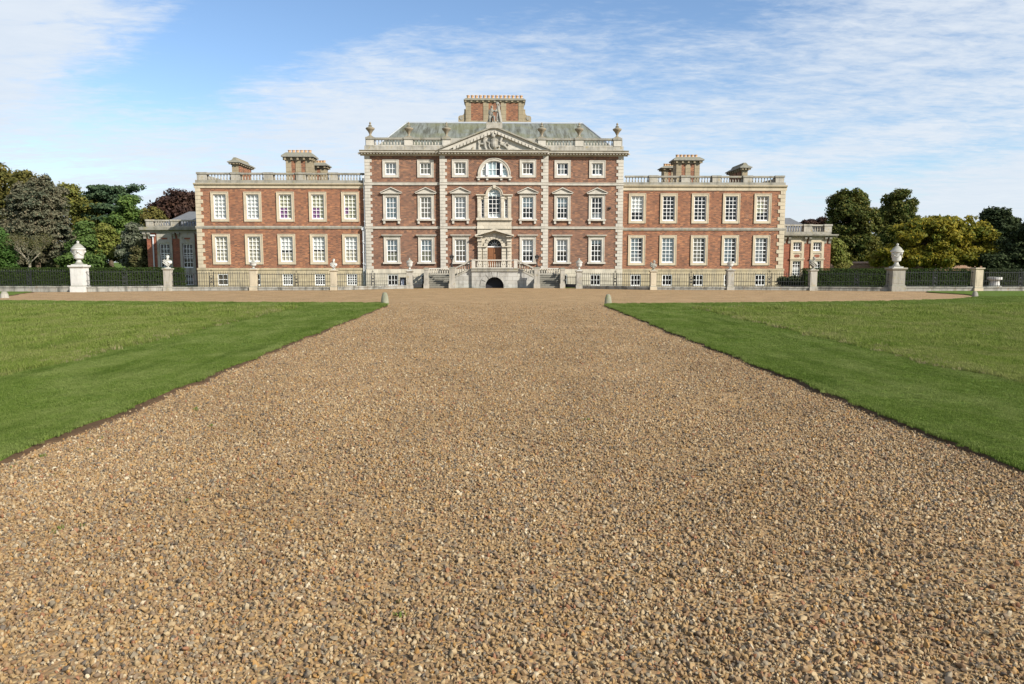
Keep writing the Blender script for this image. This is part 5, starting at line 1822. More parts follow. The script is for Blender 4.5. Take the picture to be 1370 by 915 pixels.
# ------------------------------------------------------------------ scattered stuff
def scatter(name, pts, sc, variants, label, cat, flat=False, scz=None):
    me = bpy.data.meshes.new(name)
    me.vertices.add(len(pts))
    me.vertices.foreach_set('co', np.asarray(pts, dtype=np.float32).ravel())
    at = me.attributes.new('sc', 'FLOAT', 'POINT'); at.data.foreach_set('value', np.asarray(sc, dtype=np.float32))
    o = bpy.data.objects.new(name, me); COL.objects.link(o)
    src = bpy.data.collections.new(name + '_source')
    for m in variants:
        src.objects.link(bpy.data.objects.new(name + '_piece', m))
    ng = bpy.data.node_groups.new(name + '_nodes', 'GeometryNodeTree')
    ng.interface.new_socket('Geometry', in_out='INPUT', socket_type='NodeSocketGeometry')
    ng.interface.new_socket('Geometry', in_out='OUTPUT', socket_type='NodeSocketGeometry')
    N = ng.nodes.new; Lk = ng.links.new
    gi, go = N('NodeGroupInput'), N('NodeGroupOutput')
    ip = N('GeometryNodeInstanceOnPoints'); ci = N('GeometryNodeCollectionInfo')
    ci.inputs['Collection'].default_value = src
    ci.inputs['Separate Children'].default_value = True; ci.inputs['Reset Children'].default_value = True
    ip.inputs['Pick Instance'].default_value = True
    rv = N('FunctionNodeRandomValue'); rv.data_type = 'FLOAT_VECTOR'
    rv.inputs[0].default_value = (0, 0, 0) if not flat else (-.15, -.15, 0)
    rv.inputs[1].default_value = (6.28, 6.28, 6.28) if not flat else (.15, .15, 6.28)
    na = N('GeometryNodeInputNamedAttribute'); na.data_type = 'FLOAT'; na.inputs['Name'].default_value = 'sc'
    Lk(gi.outputs[0], ip.inputs['Points']); Lk(ci.outputs[0], ip.inputs['Instance'])
    Lk(rv.outputs[0], ip.inputs['Rotation'])
    Lk(na.outputs[0], ip.inputs['Scale']); Lk(ip.outputs[0], go.inputs[0])
    ri = N('FunctionNodeRandomValue'); ri.data_type = 'INT'
    ri.inputs[4].default_value = 0; ri.inputs[5].default_value = len(variants) - 1
    Lk(ri.outputs[2], ip.inputs['Instance Index'])
    md = o.modifiers.new('scatter', 'NODES'); md.node_group = ng
    return tag(o, label, cat, None, 'stuff')


def pebble(i):
    bm = bmesh.new()
    n = 20 + i % 6
    for k in range(n):
        v = rng.normal(0, 1, 3); v /= np.linalg.norm(v)
        r = 1 + rng.uniform(-.12, .12)
        bm.verts.new((v[0] * r * rng.uniform(.85, 1.15), v[1] * r * .78, v[2] * r * .58))
    bmesh.ops.convex_hull(bm, input=bm.verts)
    for v in [v for v in bm.verts if not v.link_faces]: bm.verts.remove(v)
    me = bpy.data.meshes.new('pebble'); bm.to_mesh(me); bm.free()
    me.materials.append(M['stones'])
    me.polygons.foreach_set('use_smooth', [True] * len(me.polygons))
    me.set_sharp_from_angle(angle=R(38))
    return me


def field(x0, x1, y0, y1, dens):
    n = int((x1 - x0) * (y1 - y0) * dens)
    return np.stack([rng.uniform(x0, x1, n), rng.uniform(y0, y1, n)], 1)


def lump(p, s, o):
    """smooth pseudo-noise 0..1 for patchiness"""
    x, y = p[:, 0] * s, p[:, 1] * s
    return .5 + .25 * (np.sin(x * 1.7 + 1.3 * np.sin(y * 1.1 + o) + o) + np.sin(y * 2.1 + 1.7 * np.sin(x * .8 - o) + 2 * o))


pp, ss = [], []
ye = np.concatenate([np.arange(3, 15, 1.0), np.arange(15, 46.5, 1.5)])
for a, b in zip(ye[:-1], ye[1:]):
    ym = (a + b) / 2
    dens = 2450 * min(1, 8 / ym) ** 1.45 * min(1, max(.02, (46 - ym) / 18))
    smin = .0134 * (1 + .008 * max(0, ym - 8))
    f_ = field(-7.2, 7.2, a, b, dens)
    f_ = f_[np.abs(f_[:, 0]) < 6.0 + .0 * f_[:, 1]]
    f_ = f_[np.abs(f_[:, 0]) < f_[:, 1] * .74 + 1.2]
    keep = rng.uniform(0, 1, len(f_)) < (.34 + .95 * lump(f_, .8, .3) ** .7 * lump(f_, 2.3, 1.9) ** .5)
    f_ = f_[keep]
    pp.append(f_)
    ss.append(smin * rng.lognormal(0, .32, len(f_)).clip(.5, 2.3))
pts = np.concatenate(pp); sc = np.concatenate(ss)
z = gz(pts[:, 0], pts[:, 1]) + sc * rng.uniform(.1, .75, len(sc))
scatter('gravel_stones', np.column_stack([pts, z]), sc, [pebble(i) for i in range(12)], 'loose brown and buff flint gravel covering the drive', 'gravel')


def m_blade(name, c1, c2, c3):
    t = NT(name)
    oi = t.n('ObjectInfo')
    g = t.n('NewGeometry')
    c = t.ramp(g.outputs['Random Per Island'], [(0, c1), (.6, c2), (1, c3)])
    c = t.mix(t.math('MULTIPLY', oi.outputs['Random'], .6), c, c2)
    n = t.noise(t.mapping(g.outputs['Position'], (1.0, .6, 1)), .7, 7, .72)
    c = t.mix(t.ramp(n, [(.44, (0, 0, 0)), (.64, (.8, .8, .8))]), c, c3)
    n2 = t.noise(t.mapping(g.outputs['Position'], (1.3, .22, 1)), 1.0, 5, .65)
    c = t.mix(t.ramp(n2, [(.52, (0, 0, 0)), (.68, (.6, .6, .6))]), c, c1)
    b = t.n('BsdfPrincipled'); t.l(c, b.inputs['Base Color']); b.inputs['Roughness'].default_value = .8; b.inputs['Specular IOR Level'].default_value = .04
    tl = t.n('BsdfTranslucent'); t.l(c, tl.inputs[0])
    ms = t.n('MixShader'); ms.inputs[0].default_value = .35
    t.l(b.outputs[0], ms.inputs[1]); t.l(tl.outputs[0], ms.inputs[2]); t.l(ms.outputs[0], t.out.inputs[0])
    return t.m


M['blade'] = m_blade('mown_blades', (.056, .098, .014), (.132, .190, .036), (.215, .255, .080))
M['blade_rough'] = m_blade('rough_blades', (.092, .148, .022), (.172, .226, .042), (.25, .255, .09))
M['blade_dry'] = m_blade('dry_blades', (.18, .17, .06), (.27, .235, .11), (.34, .29, .16))


def tuft(n, h, spread, mat, wid=.006):
    vs, fs = [], []
    for k in range(n):
        a = rng.uniform(0, 6.28); r = spread * math.sqrt(rng.uniform(0, 1)); x, y = r * math.cos(a), r * math.sin(a)
        b = rng.uniform(0, 6.28); le = rng.uniform(.1, .75) * h; hh = h * rng.uniform(.6, 1.1)
        dx, dy = math.cos(b), math.sin(b); px_, py_ = -dy * wid, dx * wid
        o = len(vs)
        vs += [(x - px_, y - py_, -.01), (x + px_, y + py_, -.01), (x + dx * le * .4 + px_ * .8, y + dy * le * .4 + py_ * .8, hh * .6), (x + dx * le * .4 - px_ * .8, y + dy * le * .4 - py_ * .8, hh * .6), (x + dx * le, y + dy * le, hh)]
        fs += [(o, o + 1, o + 2, o + 3), (o + 3, o + 2, o + 4)]
    me = bpy.data.meshes.new('tuft'); me.from_pydata(vs, [], fs); me.materials.append(M[mat])
    return me


def strip_mask(p):
    """mown border: within about 4 m of the drive and of the forecourt"""
    far = np.where(p[:, 0] < 0, 43.2 + (-p[:, 0] - 6).clip(0) * .12, 42 + (p[:, 0] - 6).clip(0) * .15)
    d1 = np.abs(p[:, 0]) - 6.0
    d2 = far - p[:, 1]
    return np.minimum(d1, d2 - 1.2)


gp = {'mown': ([], []), 'rough': ([], []), 'dry': ([], [])}
for (a, b, dens, s) in ((4.0, 12, 330, 1.0), (12, 20, 190, 1.2), (20, 32, 75, 1.7), (32, 50, 26, 2.4)):
    for li in (0, 1):
        f_ = field(-34, -6.0, a, b, dens) if li == 0 else field(6.0, 36, a, b, dens)
        f_ = f_[np.abs(f_[:, 0]) < f_[:, 1] * .74 + 5.0]
        f_ = f_[inside(lawns[li][1], f_)]
        d = strip_mask(f_) + .35 * (lump(f_, .9, .2) - .5)
        scl = s * rng.uniform(.7, 1.25, len(f_))
        mm = d < 4.1
        gp['mown'][0].append(f_[mm]); gp['mown'][1].append(scl[mm])
        gp['rough'][0].append(f_[~mm]); gp['rough'][1].append((scl * (.75 + .6 * lump(f_, 1.1, .7)))[~mm])
        dd = (d > 3.95) & (d < 4.75) & (rng.uniform(0, 1, len(f_)) < .30 * lump(f_, .6, 2.2) ** 2 + .04)
        gp['dry'][0].append(f_[dd]); gp['dry'][1].append((scl * 1.0)[dd])
        ex = (d > 4.1) & (rng.uniform(0, 1, len(f_)) < .035 * lump(f_, .35, 1.2))
        gp['dry'][0].append(f_[ex]); gp['dry'][1].append((scl * .8)[ex])
# overhanging fringe along the near turf edges
for li in (0, 1):
    E = lawns[li][1]
    m_ = (np.abs(E[:, 0]) < 6.6) & (E[:, 1] > 6) & (E[:, 1] < 42)
    e = E[m_]
    rep = np.repeat(e, 9, 0) + rng.normal(0, .05, (len(e) * 9, 2)) + np.array([(-.05 if li == 0 else .05), 0])
    rep[:, 1] += rng.uniform(-.15, .15, len(rep))
    gp['mown'][0].append(rep); gp['mown'][1].append(rng.uniform(.7, 1.3, len(rep)) * (1 + rep[:, 1] / 40))
for key, lab, vs_ in (('mown', 'short mown green turf bordering the drive', [tuft(44, .021, .062, 'blade', .0026) for _ in range(6)]),
                      ('rough', 'longer rough yellowish grass inside the mown border', [tuft(34, .058, .075, 'blade_rough', .0034) for _ in range(6)]),
                      ('dry', 'dry straw coloured grass where the mown border ends', [tuft(14, .07, .07, 'blade_dry', .004) for _ in range(4)])):
    P_ = np.concatenate(gp[key][0]); S_ = np.concatenate(gp[key][1])
    scatter({'mown': 'mown_grass', 'rough': 'rough_grass', 'dry': 'dry_grass'}[key], np.column_stack([P_, np.full(len(P_), .059)]), S_, vs_, lab, 'grass', True)
# weeds in the gravel
w_p = np.array([[-5.2, 9.6], [-5.4, 10.1], [-4.9, 12.2], [-3.9, 6.6], [-5.6, 8.8], [-.6, 5.0], [-5.3, 14.6], [-4.2, 10.9], [-3.1, 7.4], [1.4, 11.2], [-5.62, 9.2], [-5.1, 8.3]])
w_p = np.concatenate([w_p + rng.normal(0, .06, w_p.shape) for _ in range(3)])
scatter('weeds', np.column_stack([w_p, np.full(len(w_p), -.005)]), rng.uniform(.25, .8, len(w_p)), [tuft(9, .05, .05, 'blade', .006) for _ in range(3)], 'small green weeds sprouting through the gravel', 'weeds', True)

# ------------------------------------------------------------------ foliage
def leaves_mesh(name, C_, Nn, size, mat, aspect=.62):
    n = len(C_)
    Nn = Nn / (np.linalg.norm(Nn, axis=1)[:, None] + 1e-9)
    r = rng.normal(0, 1, (n, 3))
    T = np.cross(Nn, r); T /= np.linalg.norm(T, axis=1)[:, None] + 1e-9
    B = np.cross(Nn, T)
    s = size * rng.uniform(.6, 1.35, n)[:, None]
    bend = Nn * s * rng.uniform(-.25, .25, n)[:, None]
    V = np.stack([C_ - T * s, C_ + B * s * aspect + bend, C_ + T * s, C_ - B * s * aspect + bend], 1).reshape(-1, 3)
    me = bpy.data.meshes.new(name)
    me.vertices.add(4 * n); me.vertices.foreach_set('co', V.astype(np.float32).ravel())
    me.loops.add(4 * n); me.loops.foreach_set('vertex_index', np.arange(4 * n, dtype=np.int32))
    me.polygons.add(n); me.polygons.foreach_set('loop_start', np.arange(0, 4 * n, 4, dtype=np.int32)); me.polygons.foreach_set('loop_total', np.full(n, 4, dtype=np.int32))
    me.materials.append(M[mat] if isinstance(mat, str) else mat)
    me.update(calc_edges=True)
    return me


def tree(name, label, lobes, Y, mat, leaf=.20, clump=.9, dens=1.0, flat=.7, layered=False, trunk=None, bark='bark', group='trees beyond the forecourt', cat='tree', depth=.9, droop=0.0, nmax=34000):
    """lobes: (px, py, rx, ry) of the crown masses as seen; each becomes an ellipsoid cloud of leaf clumps at distance Y"""
    k = Y / 1000.0
    tx = trunk if trunk is not None else lobes[0][0]
    x0 = UX(tx, 385, Y)
    root = thing(name, label, cat, (x0, Y, 0), group)
    ctr, rad = [], []
    tot = 0
    L = []
    for i, (px, py, rx, ry) in enumerate(lobes):
        x, z = U(px, py, Y)
        L.append((x, Y + rng.uniform(-.25, .25) * rx * k, z, rx * k, rx * k * depth, ry * k))
    for (x, y, z, rx, ry, rz) in L:
        area = 4 * math.pi * (((rx * ry) ** 1.6 + (rx * rz) ** 1.6 + (ry * rz) ** 1.6) / 3) ** (1 / 1.6)
        n = int(area / (clump * clump) * .95 * dens) + 4
        d = rng.normal(0, 1, (n, 3)); d /= np.linalg.norm(d, axis=1)[:, None]
        rr = rng.uniform(.5, .92, n) ** .6
        c = np.stack([x + d[:, 0] * rx * rr, y + d[:, 1] * ry * rr, z + d[:, 2] * rz * rr], 1)
        # boughs: smaller masses standing out of the big one, with hollows between them
        nb = int(9 + area / 22)
        bd = rng.normal(0, 1, (nb, 3)); bd /= np.linalg.norm(bd, axis=1)[:, None]
        bs = rng.uniform(.24, .44, nb)
        bc = bd * (1.0 - bs * rng.uniform(.55, .95, nb))[:, None]
        pick = rng.integers(0, nb, n)
        d2 = rng.normal(0, 1, (n, 3)) + bd[pick] * .7 + np.array([0, 0, .35]); d2 /= np.linalg.norm(d2, axis=1)[:, None]
        q = bc[pick] + d2 * (bs[pick] * rng.uniform(.7, 1.06, n))[:, None]
        cb = np.stack([x + q[:, 0] * rx, y + q[:, 1] * ry, z + q[:, 2] * rz], 1)
        c = np.where((rng.uniform(0, 1, n) < .72)[:, None], cb, c)
        if layered:
            st_ = clump * 1.15
            c[:, 2] = np.round(c[:, 2] / st_ + .35 * np.sin(c[:, 0] * .9) + .3 * np.sin(c[:, 1] * .7)) * st_ + rng.normal(0, .22 * st_, n)
        ctr.append(c); rad.append(clump * rng.uniform(.55, 1.15, n))
    ctr = np.concatenate(ctr); rad = np.concatenate(rad)
    ok = ctr[:, 2] > .4
    ctr, rad = ctr[ok], rad[ok]
    per = (3.1 * math.pi * rad ** 2 / (leaf * leaf * 1.3)).astype(int).clip(6, 160)
    if per.sum() > nmax: per = (per * nmax / per.sum()).astype(int).clip(5, 160)
    idx = np.repeat(np.arange(len(ctr)), per)
    n = len(idx)
    d = rng.normal(0, 1, (n, 3)); d /= np.linalg.norm(d, axis=1)[:, None]
    rr = rng.uniform(.2, 1, n) ** .55
    off = d * (rad[idx] * rr)[:, None]
    off[:, 2] *= flat
    off[:, 2] -= droop * (off[:, 0] ** 2 + off[:, 1] ** 2) / rad[idx]
    C_ = ctr[idx] + off
    C_ = C_ + rng.normal(0, leaf * .3, C_.shape)
    N_ = d * .8 + rng.normal(0, .55, (n, 3)) + np.array([0, 0, .45])
    C_[:, 0] -= x0; C_[:, 1] -= Y
    me = leaves_mesh('crown', C_, N_, leaf, mat)
    o = bpy.data.objects.new('crown', me); COL.objects.link(o); o.parent = root
    # trunk and limbs
    mb = MB()
    top = max(l[2] for l in L)
    hw = max(l[3] for l in L)
    tr = max(.12, .055 * hw + .012 * top)
    zc = min(l[2] for l in L)
    base = Vector((x0, Y, -.1)); fork = Vector((x0 + rng.uniform(-.2, .2), Y, max(1.0, zc * .75)))
    mb.tube(base, (base + fork) / 2 + Vector((.05, 0, 0)), tr * 1.25, tr, 9); mb.tube((base + fork) / 2 + Vector((.05, 0, 0)), fork, tr, tr * .8, 9)
    for (x, y, z, rx, ry, rz) in L:
        p1 = Vector((x, y, z - rz * .15)); mid = fork.lerp(p1, .5) + Vector((0, 0, rz * .1))
        mb.tube(fork, mid, tr * .6, tr * .42, 7); mb.tube(mid, p1, tr * .42, tr * .24, 7)
        for q in range(7):
            dd = Vector((rng.normal(), rng.normal(), rng.normal() * .6 + .35)).normalized()
            s0 = mid.lerp(p1, rng.uniform(.1, 1))
            mb.tube(s0, s0 + Vector((dd.x * rx * .85, dd.y * ry * .85, dd.z * rz * .85)), tr * .2, tr * .05, 5)
    mb.build('trunk', bark, root)
    return root


M['l_oak'] = m_leaf('oak_leaves', (0.0585, 0.0650, 0.0179), (0.1008, 0.1008, 0.0260), (0.1706, 0.1381, 0.0358))
M['l_cedar'] = m_leaf('cedar_foliage', (0.0529, 0.0667, 0.0391), (0.0978, 0.1104, 0.0690), (0.1667, 0.1357, 0.0805), .12)
M['l_yellow'] = m_leaf('yellowing_leaves', (0.0719, 0.0891, 0.0201), (0.1265, 0.1380, 0.0316), (0.2012, 0.1796, 0.0403))
M['l_bluegreen'] = m_leaf('dark_cedar_foliage', (0.0292, 0.0551, 0.0292), (0.0486, 0.0810, 0.0421), (0.0745, 0.1069, 0.0486), .12, .8)
M['l_green'] = m_leaf('green_foliage', (0.0448, 0.0862, 0.0207), (0.0794, 0.1346, 0.0293), (0.1207, 0.1725, 0.0379))
M['l_conifer'] = m_leaf('conifer_foliage', (0.0348, 0.0626, 0.0174), (0.0592, 0.1009, 0.0244), (0.0905, 0.1357, 0.0313), .15)
M['l_ygreen'] = m_leaf('yellow_green_leaves', (0.0825, 0.1155, 0.0220), (0.1430, 0.1650, 0.0330), (0.1980, 0.1870, 0.0440))
M['l_olive'] = m_leaf('grey_olive_leaves', (0.0475, 0.0617, 0.0333), (0.0950, 0.1092, 0.0665), (0.1425, 0.1472, 0.0997), .1, .45)
M['l_brush'] = m_leaf('dull_shrub_leaves', (0.0486, 0.0648, 0.0227), (0.0892, 0.0940, 0.0356), (0.1378, 0.1134, 0.0486))
M['l_copper'] = m_leaf('copper_leaves', (0.0285, 0.0171, 0.0152), (0.0494, 0.0285, 0.0228), (0.0808, 0.0427, 0.0266), .15)
M['l_lime'] = m_leaf('lime_leaves', (0.0304, 0.0532, 0.0127), (0.0583, 0.0888, 0.0190), (0.1521, 0.1268, 0.0253))
M['l_maple'] = m_leaf('maple_leaves', (0.0553, 0.0845, 0.0146), (0.1105, 0.1382, 0.0195), (0.3737, 0.2762, 0.0292), .35)
M['l_yew'] = m_leaf('yew_foliage', (0.0152, 0.0240, 0.0101), (0.0266, 0.0392, 0.0152), (0.0455, 0.0582, 0.0202), .1, .85)
M['l_hedge'] = m_leaf('hedge_leaves', (0.0150, 0.0300, 0.0063), (0.0250, 0.0450, 0.0088), (0.0425, 0.0650, 0.0125), .08, .8)
M['l_bright'] = m_leaf('bright_shrub_leaves', (.03, .07, .014), (.05, .11, .022), (.075, .13, .03))

tree('oak_tree', 'tall olive brown oak, highest tree on the side of the bare branched tree', [(2, 262, 38, 40), (-42, 275, 60, 55), (18, 300, 40, 45), (30, 256, 20, 20)], 112, 'l_oak', .24, 1.5, 1, trunk=-10)
tree('cedar_tree', 'broad grey brown weeping cedar behind the bare branched tree', [(52, 292, 36, 40), (28, 322, 38, 34), (70, 325, 30, 34), (46, 262, 18, 16), (62, 276, 26, 26)], 92, 'l_cedar', .14, .8, 1.35, .34, True, droop=.7, nmax=80000)
tree('ash_tree', 'thin crowned yellowing tree between the weeping cedar and the tall dark cedar', [(95, 272, 17, 18), (112, 296, 20, 32), (86, 258, 12, 10), (120, 282, 10, 12)], 116, 'l_yellow', .22, 1.2, .8)
tree('cedar_tree', 'tall blue green cedar with flat layered branches beside the pavilion trees', [(150, 262, 24, 14), (146, 276, 28, 14), (140, 294, 26, 18), (168, 272, 16, 14), (122, 290, 14, 18), (112, 272, 9, 8)], 118, 'l_bluegreen', .22, 1.3, .95, .32, True)
tree('green_tree', 'bright green pointed tree in front of the layered cedar', [(172, 286, 13, 20), (165, 304, 20, 18), (162, 325, 22, 18), (178, 296, 10, 16)], 106, 'l_green', .20, 1.1, 1.1)
tree('conifer_tree', 'dark green conical conifer behind the massive white pier', [(115, 318, 12, 20), (114, 338, 20, 20), (112, 350, 25, 14)], 88, 'l_conifer', .16, .8, 1.2, .5)
tree('hazel_tree', 'yellow green bushy tree next to the conical conifer', [(143, 322, 14, 18), (142, 342, 17, 18), (150, 332, 12, 18)], 90, 'l_ygreen', .18, .8, 1.1)
tree('holm_oak', 'rounded grey olive evergreen next to the pavilion', [(180, 322, 14, 20), (176, 343, 16, 16), (187, 315, 9, 12)], 86, 'l_olive', .16, .7, 1.2)
tree('dark_shrub', 'dull dark shrub touching the pavilion wall', [(190, 342, 11, 18), (186, 352, 10, 10)], 83, 'l_brush', .14, .6, 1.2, cat='shrub', group='shrubs by the hedges')
tree('green_shrub', 'bright green shrub above the hedge at the edge of view', [(2, 342, 15, 20), (-14, 330, 20, 28), (10, 352, 10, 8)], 80, 'l_bright', .14, .7, 1.2, cat='shrub', group='shrubs by the hedges')
tree('brown_tree', 'dull brown autumn tree between the oak and the weeping cedar', [(22, 330, 22, 24), (6, 312, 16, 20), (78, 348, 20, 14), (40, 350, 24, 12)], 100, 'l_brush', .2, 1.0, 1.0)
tree('copper_beech', 'dark purple copper beech rising behind the shaded pavilion', [(238, 274, 24, 15), (220, 284, 16, 12), (254, 282, 22, 20), (232, 292, 26, 12)], 104, 'l_copper', .22, 1.1, 1.15)
tree('autumn_tree', 'low olive autumn tree between the copper beech and the layered cedar', [(203, 290, 9, 9), (212, 294, 10, 8), (197, 297, 7, 8)], 98, 'l_oak', .18, .8, 1.0)

tree('lime_tree', 'large rounded lime tree next to the bright red pavilion', [(1136, 286, 26, 30), (1136, 306, 32, 30), (1136, 333, 35, 26), (1158, 342, 20, 18)], 105, 'l_lime', .17, .85, 1.35, nmax=70000)
tree('lime_tree', 'rounded dark lime tree farther off, between the big lime and the maple', [(1201, 281, 22, 26), (1201, 297, 26, 22), (1203, 320, 30, 28)], 120, 'l_lime', .18, .9, 1.35, nmax=60000)
tree('maple_tree', 'wide spreading maple turning yellow behind the massive grey pier', [(1238, 322, 46, 24), (1282, 322, 46, 24), (1205, 342, 40, 14), (1256, 303, 34, 13), (1306, 340, 28, 15), (1185, 347, 18, 9), (1240, 345, 40, 12), (1290, 344, 34, 11), (1285, 300, 22, 12)], 88, 'l_maple', .17, .85, 1.0, .45, False, 1240, nmax=70000)
tree('yew_tree', 'dark yew with ragged pointed top next to the maple', [(1335, 300, 16, 20), (1337, 318, 28, 26), (1350, 330, 26, 26), (1322, 338, 24, 22), (1358, 312, 12, 16)], 106, 'l_yew', .22, 1.1, 1.2, .6, nmax=40000)
tree('yew_tree', 'near black yew mass at the edge of view behind the stone basin', [(1378, 338, 30, 28), (1362, 350, 24, 16), (1400, 320, 30, 40), (1335, 352, 24, 9)], 84, 'l_yew', .18, .9, 1.2, .6)
tree('green_shrub', 'mid green shrub between the bright red pavilion and the garden wall', [(1121, 342, 10, 14), (1128, 350, 9, 8), (1116, 330, 7, 10)], 86, 'l_ygreen', .14, .6, 1.1, cat='shrub', group='shrubs by the hedges')
tree('russet_tree', 'small russet tree showing over the bright red pavilion roof', [(1092, 298, 9, 6), (1082, 301, 8, 5), (1101, 300, 8, 6)], 118, 'l_copper', .2, .8, 1.0)
tree('low_shrub', 'low dark shrub behind the railing under the pavilion windows', [(1058, 380, 9, 8), (1070, 379, 9, 7), (1048, 381, 7, 7)], 68, 'l_yew', .12, .5, 1.3, cat='shrub', group='shrubs by the hedges')
tree('yellow_shrub', 'small yellowish shrub in front of the old garden wall', [(1129, 358, 5, 4), (1124, 360, 5, 4)], 82, 'l_yellow', .10, .4, 1.2, cat='shrub', group='shrubs by the hedges')

# bare many stemmed tree
Yb = 80
bt = thing('bare_tree', 'pale bare branched tree with sparse twigs above the hedge', 'tree', (UX(40, 385, Yb), Yb, 0), 'trees beyond the forecourt')
mb = MB(); tw = []
def bp(px, py, dy=0): x, z = U(px, py, Yb); return Vector((x, Yb + dy, z))
def grow(p, d, L, r, lv):
    q = p + d * L
    mb.tube(p, q, r, r * .7, 6)
    if lv == 0:
        tw.append(q); return
    for k in range(2 + (lv > 1)):
        dd = (d + Vector((rng.normal(0, .45), rng.normal(0, .45), rng.normal(.12, .25)))).normalized()
        grow(q, dd, L * .68, r * .62, lv - 1)
mb.tube(bp(40, 388), bp(40, 352), .15, .12, 8)
for (a, b, dy) in ((27, 341, .4), (33, 338, -.5), (50, 338, .5), (40, 342, -.3), (49, 344, -.8)):
    p0, p1 = bp(40, 352), bp(a, b, dy)
    mb.tube(p0, p1, .065, .045, 7)
    for _ in range(3):
        d0 = ((p1 - p0).normalized() + Vector((rng.normal(0, .4), rng.normal(0, .4), .25))).normalized()
        grow(p1, d0, .72, .030, 3)
mb.build('trunk', 'bark_pale', bt)
tw = np.array([tuple(v) for v in tw])
C_ = np.repeat(tw, 14, 0) + rng.normal(0, .28, (len(tw) * 14, 3)) - np.array(ORG[bt.name])
o = bpy.data.objects.new('crown', leaves_mesh('crown', C_, rng.normal(0, 1, C_.shape), .05, 'l_brush')); COL.objects.link(o); o.parent = bt

# hedges: clipped boxes of leaves
def hedge(name, label, a, b, z1, dep, mat='l_hedge', leaf=.052, z0=0):
    a, b = np.array(a), np.array(b); d = b - a; L = np.linalg.norm(d); d = d / L; nn = np.array([-d[1], d[0]])
    if nn[1] < 0: nn = -nn
    mid = (a + b) / 2 + nn * dep / 2
    def face(area, fn, nrm):
        n = int(area * 300)
        u, v = rng.uniform(0, 1, n), rng.uniform(0, 1, n)
        P_ = fn(u, v); return P_, np.tile(nrm, (n, 1)) + rng.normal(0, .55, (n, 3))
    A = []
    un = lambda s: .05 * np.sin(s * 1.1) + .03 * np.sin(s * 2.7 + 1)
    def fr(u, v): s = u * L; return np.stack([a[0] + d[0] * s - nn[0] * un(s), a[1] + d[1] * s - nn[1] * un(s) + rng.normal(0, .05, len(u)), z0 + v * (z1 - z0)], 1)
    def tp(u, v): s = u * L; return np.stack([a[0] + d[0] * s + nn[0] * v * dep, a[1] + d[1] * s + nn[1] * v * dep, z1 + .3 * un(s) + rng.normal(0, .03, len(u))], 1)
    def sd(q):
        def f(u, v): return np.stack([q[0] + nn[0] * u * dep + rng.normal(0, .04, len(u)), q[1] + nn[1] * u * dep, z0 + v * (z1 - z0)], 1)
        return f
    A.append(face(L * (z1 - z0), fr, np.array([-nn[0], -nn[1], .2]))); A.append(face(L * dep, tp, np.array([0, 0, 1.])))
    A.append(face(dep * (z1 - z0), sd(a), np.array([-d[0], -d[1], .1]))); A.append(face(dep * (z1 - z0), sd(b), np.array([d[0], d[1], .1])))
    C_ = np.concatenate([q[0] for q in A]); N_ = np.concatenate([q[1] for q in A])
    root = thing(name, label, 'hedge', (mid[0], mid[1], 0), 'clipped hedges behind the railings')
    C_ = C_ - np.array([mid[0], mid[1], 0])
    o = bpy.data.objects.new('foliage', leaves_mesh('foliage', C_, N_, leaf, mat)); COL.objects.link(o); o.parent = root
    mb = MB()                                # twiggy core
    i = .10
    p = [a + d * i + nn * i, b - d * i + nn * i, b - d * i + nn * (dep - i), a + d * i + nn * (dep - i)]
    mb.add([(q[0], q[1], -.05) for q in p] + [(q[0], q[1], z1 - i) for q in p], [(0, 3, 2, 1), (4, 5, 6, 7), (0, 1, 5, 4), (1, 2, 6, 5), (2, 3, 7, 6), (3, 0, 4, 7)])
    mb.build('stems', M['hedge_core'], root)


M['hedge_core'] = m_plain('hedge_core', (.016, .024, .009), .95, .1, .3)
hedge('yew_hedge', 'long clipped hedge behind the railing up to the shaded pavilion', (UX(-90, 380, 66), 65.0), (UX(245, 380, 66.5), 66.0), UZ(358.6, 66), 1.3)
hedge('yew_hedge', 'clipped hedge behind the railing from the leaning bust past the massive grey pier', (UX(1078, 380, 65), 65.2), (UX(1318, 380, 63.5), 63.6), UZ(360.2, 64.5), 1.3)
hedge('yew_hedge', 'deep shadowed hedge behind the round stone basin', (UX(1322, 380, 66), 66), (UX(1480, 380, 66), 66), UZ(360.5, 66), 1.4, 'l_yew')

# old garden wall
gw = MB()
Yg = 94
x0, x1 = UX(1112, 355, Yg), UX(1345, 355, Yg)
zt = UZ(351.2, Yg)
gw.box(x0, x1, Yg, Yg + .5, -.1, zt - .12, 0); gw.prism_x([(Yg - .08, zt - .119), (Yg + .58, zt - .119), (Yg + .5, zt), (Yg + .25, zt + .12), (Yg, zt)], x0, x1, 0)
for k in range(5):
    x = x0 + (x1 - x0) * (k + .5) / 5
    gw.box(x - .3, x + .3, Yg - .15, Yg + .002, -.1, zt - .3, 0)
gwo = gw.build('garden_wall', ['brick_old', 'stone_lichen'], org=((x0 + x1) / 2, Yg, 0))
tag(gwo, 'old pinkish brick garden wall glimpsed under the trees', 'wall')

# ------------------------------------------------------------------ light
SUN_AZ, SUN_EL = 50.0, 33.0                 # degrees right of straight behind the camera, height
sd = bpy.data.lights.new('sun', 'SUN'); sd.energy = 5.0; sd.angle = R(.55); sd.color = (1, .945, .86)
so = bpy.data.objects.new('sun', sd); COL.objects.link(so)
dirv = Vector((math.sin(R(SUN_AZ)) * math.cos(R(SUN_EL)), -math.cos(R(SUN_AZ)) * math.cos(R(SUN_EL)), math.sin(R(SUN_EL))))
so.rotation_euler = dirv.to_track_quat('Z', 'Y').to_euler()
so.location = dirv * 120

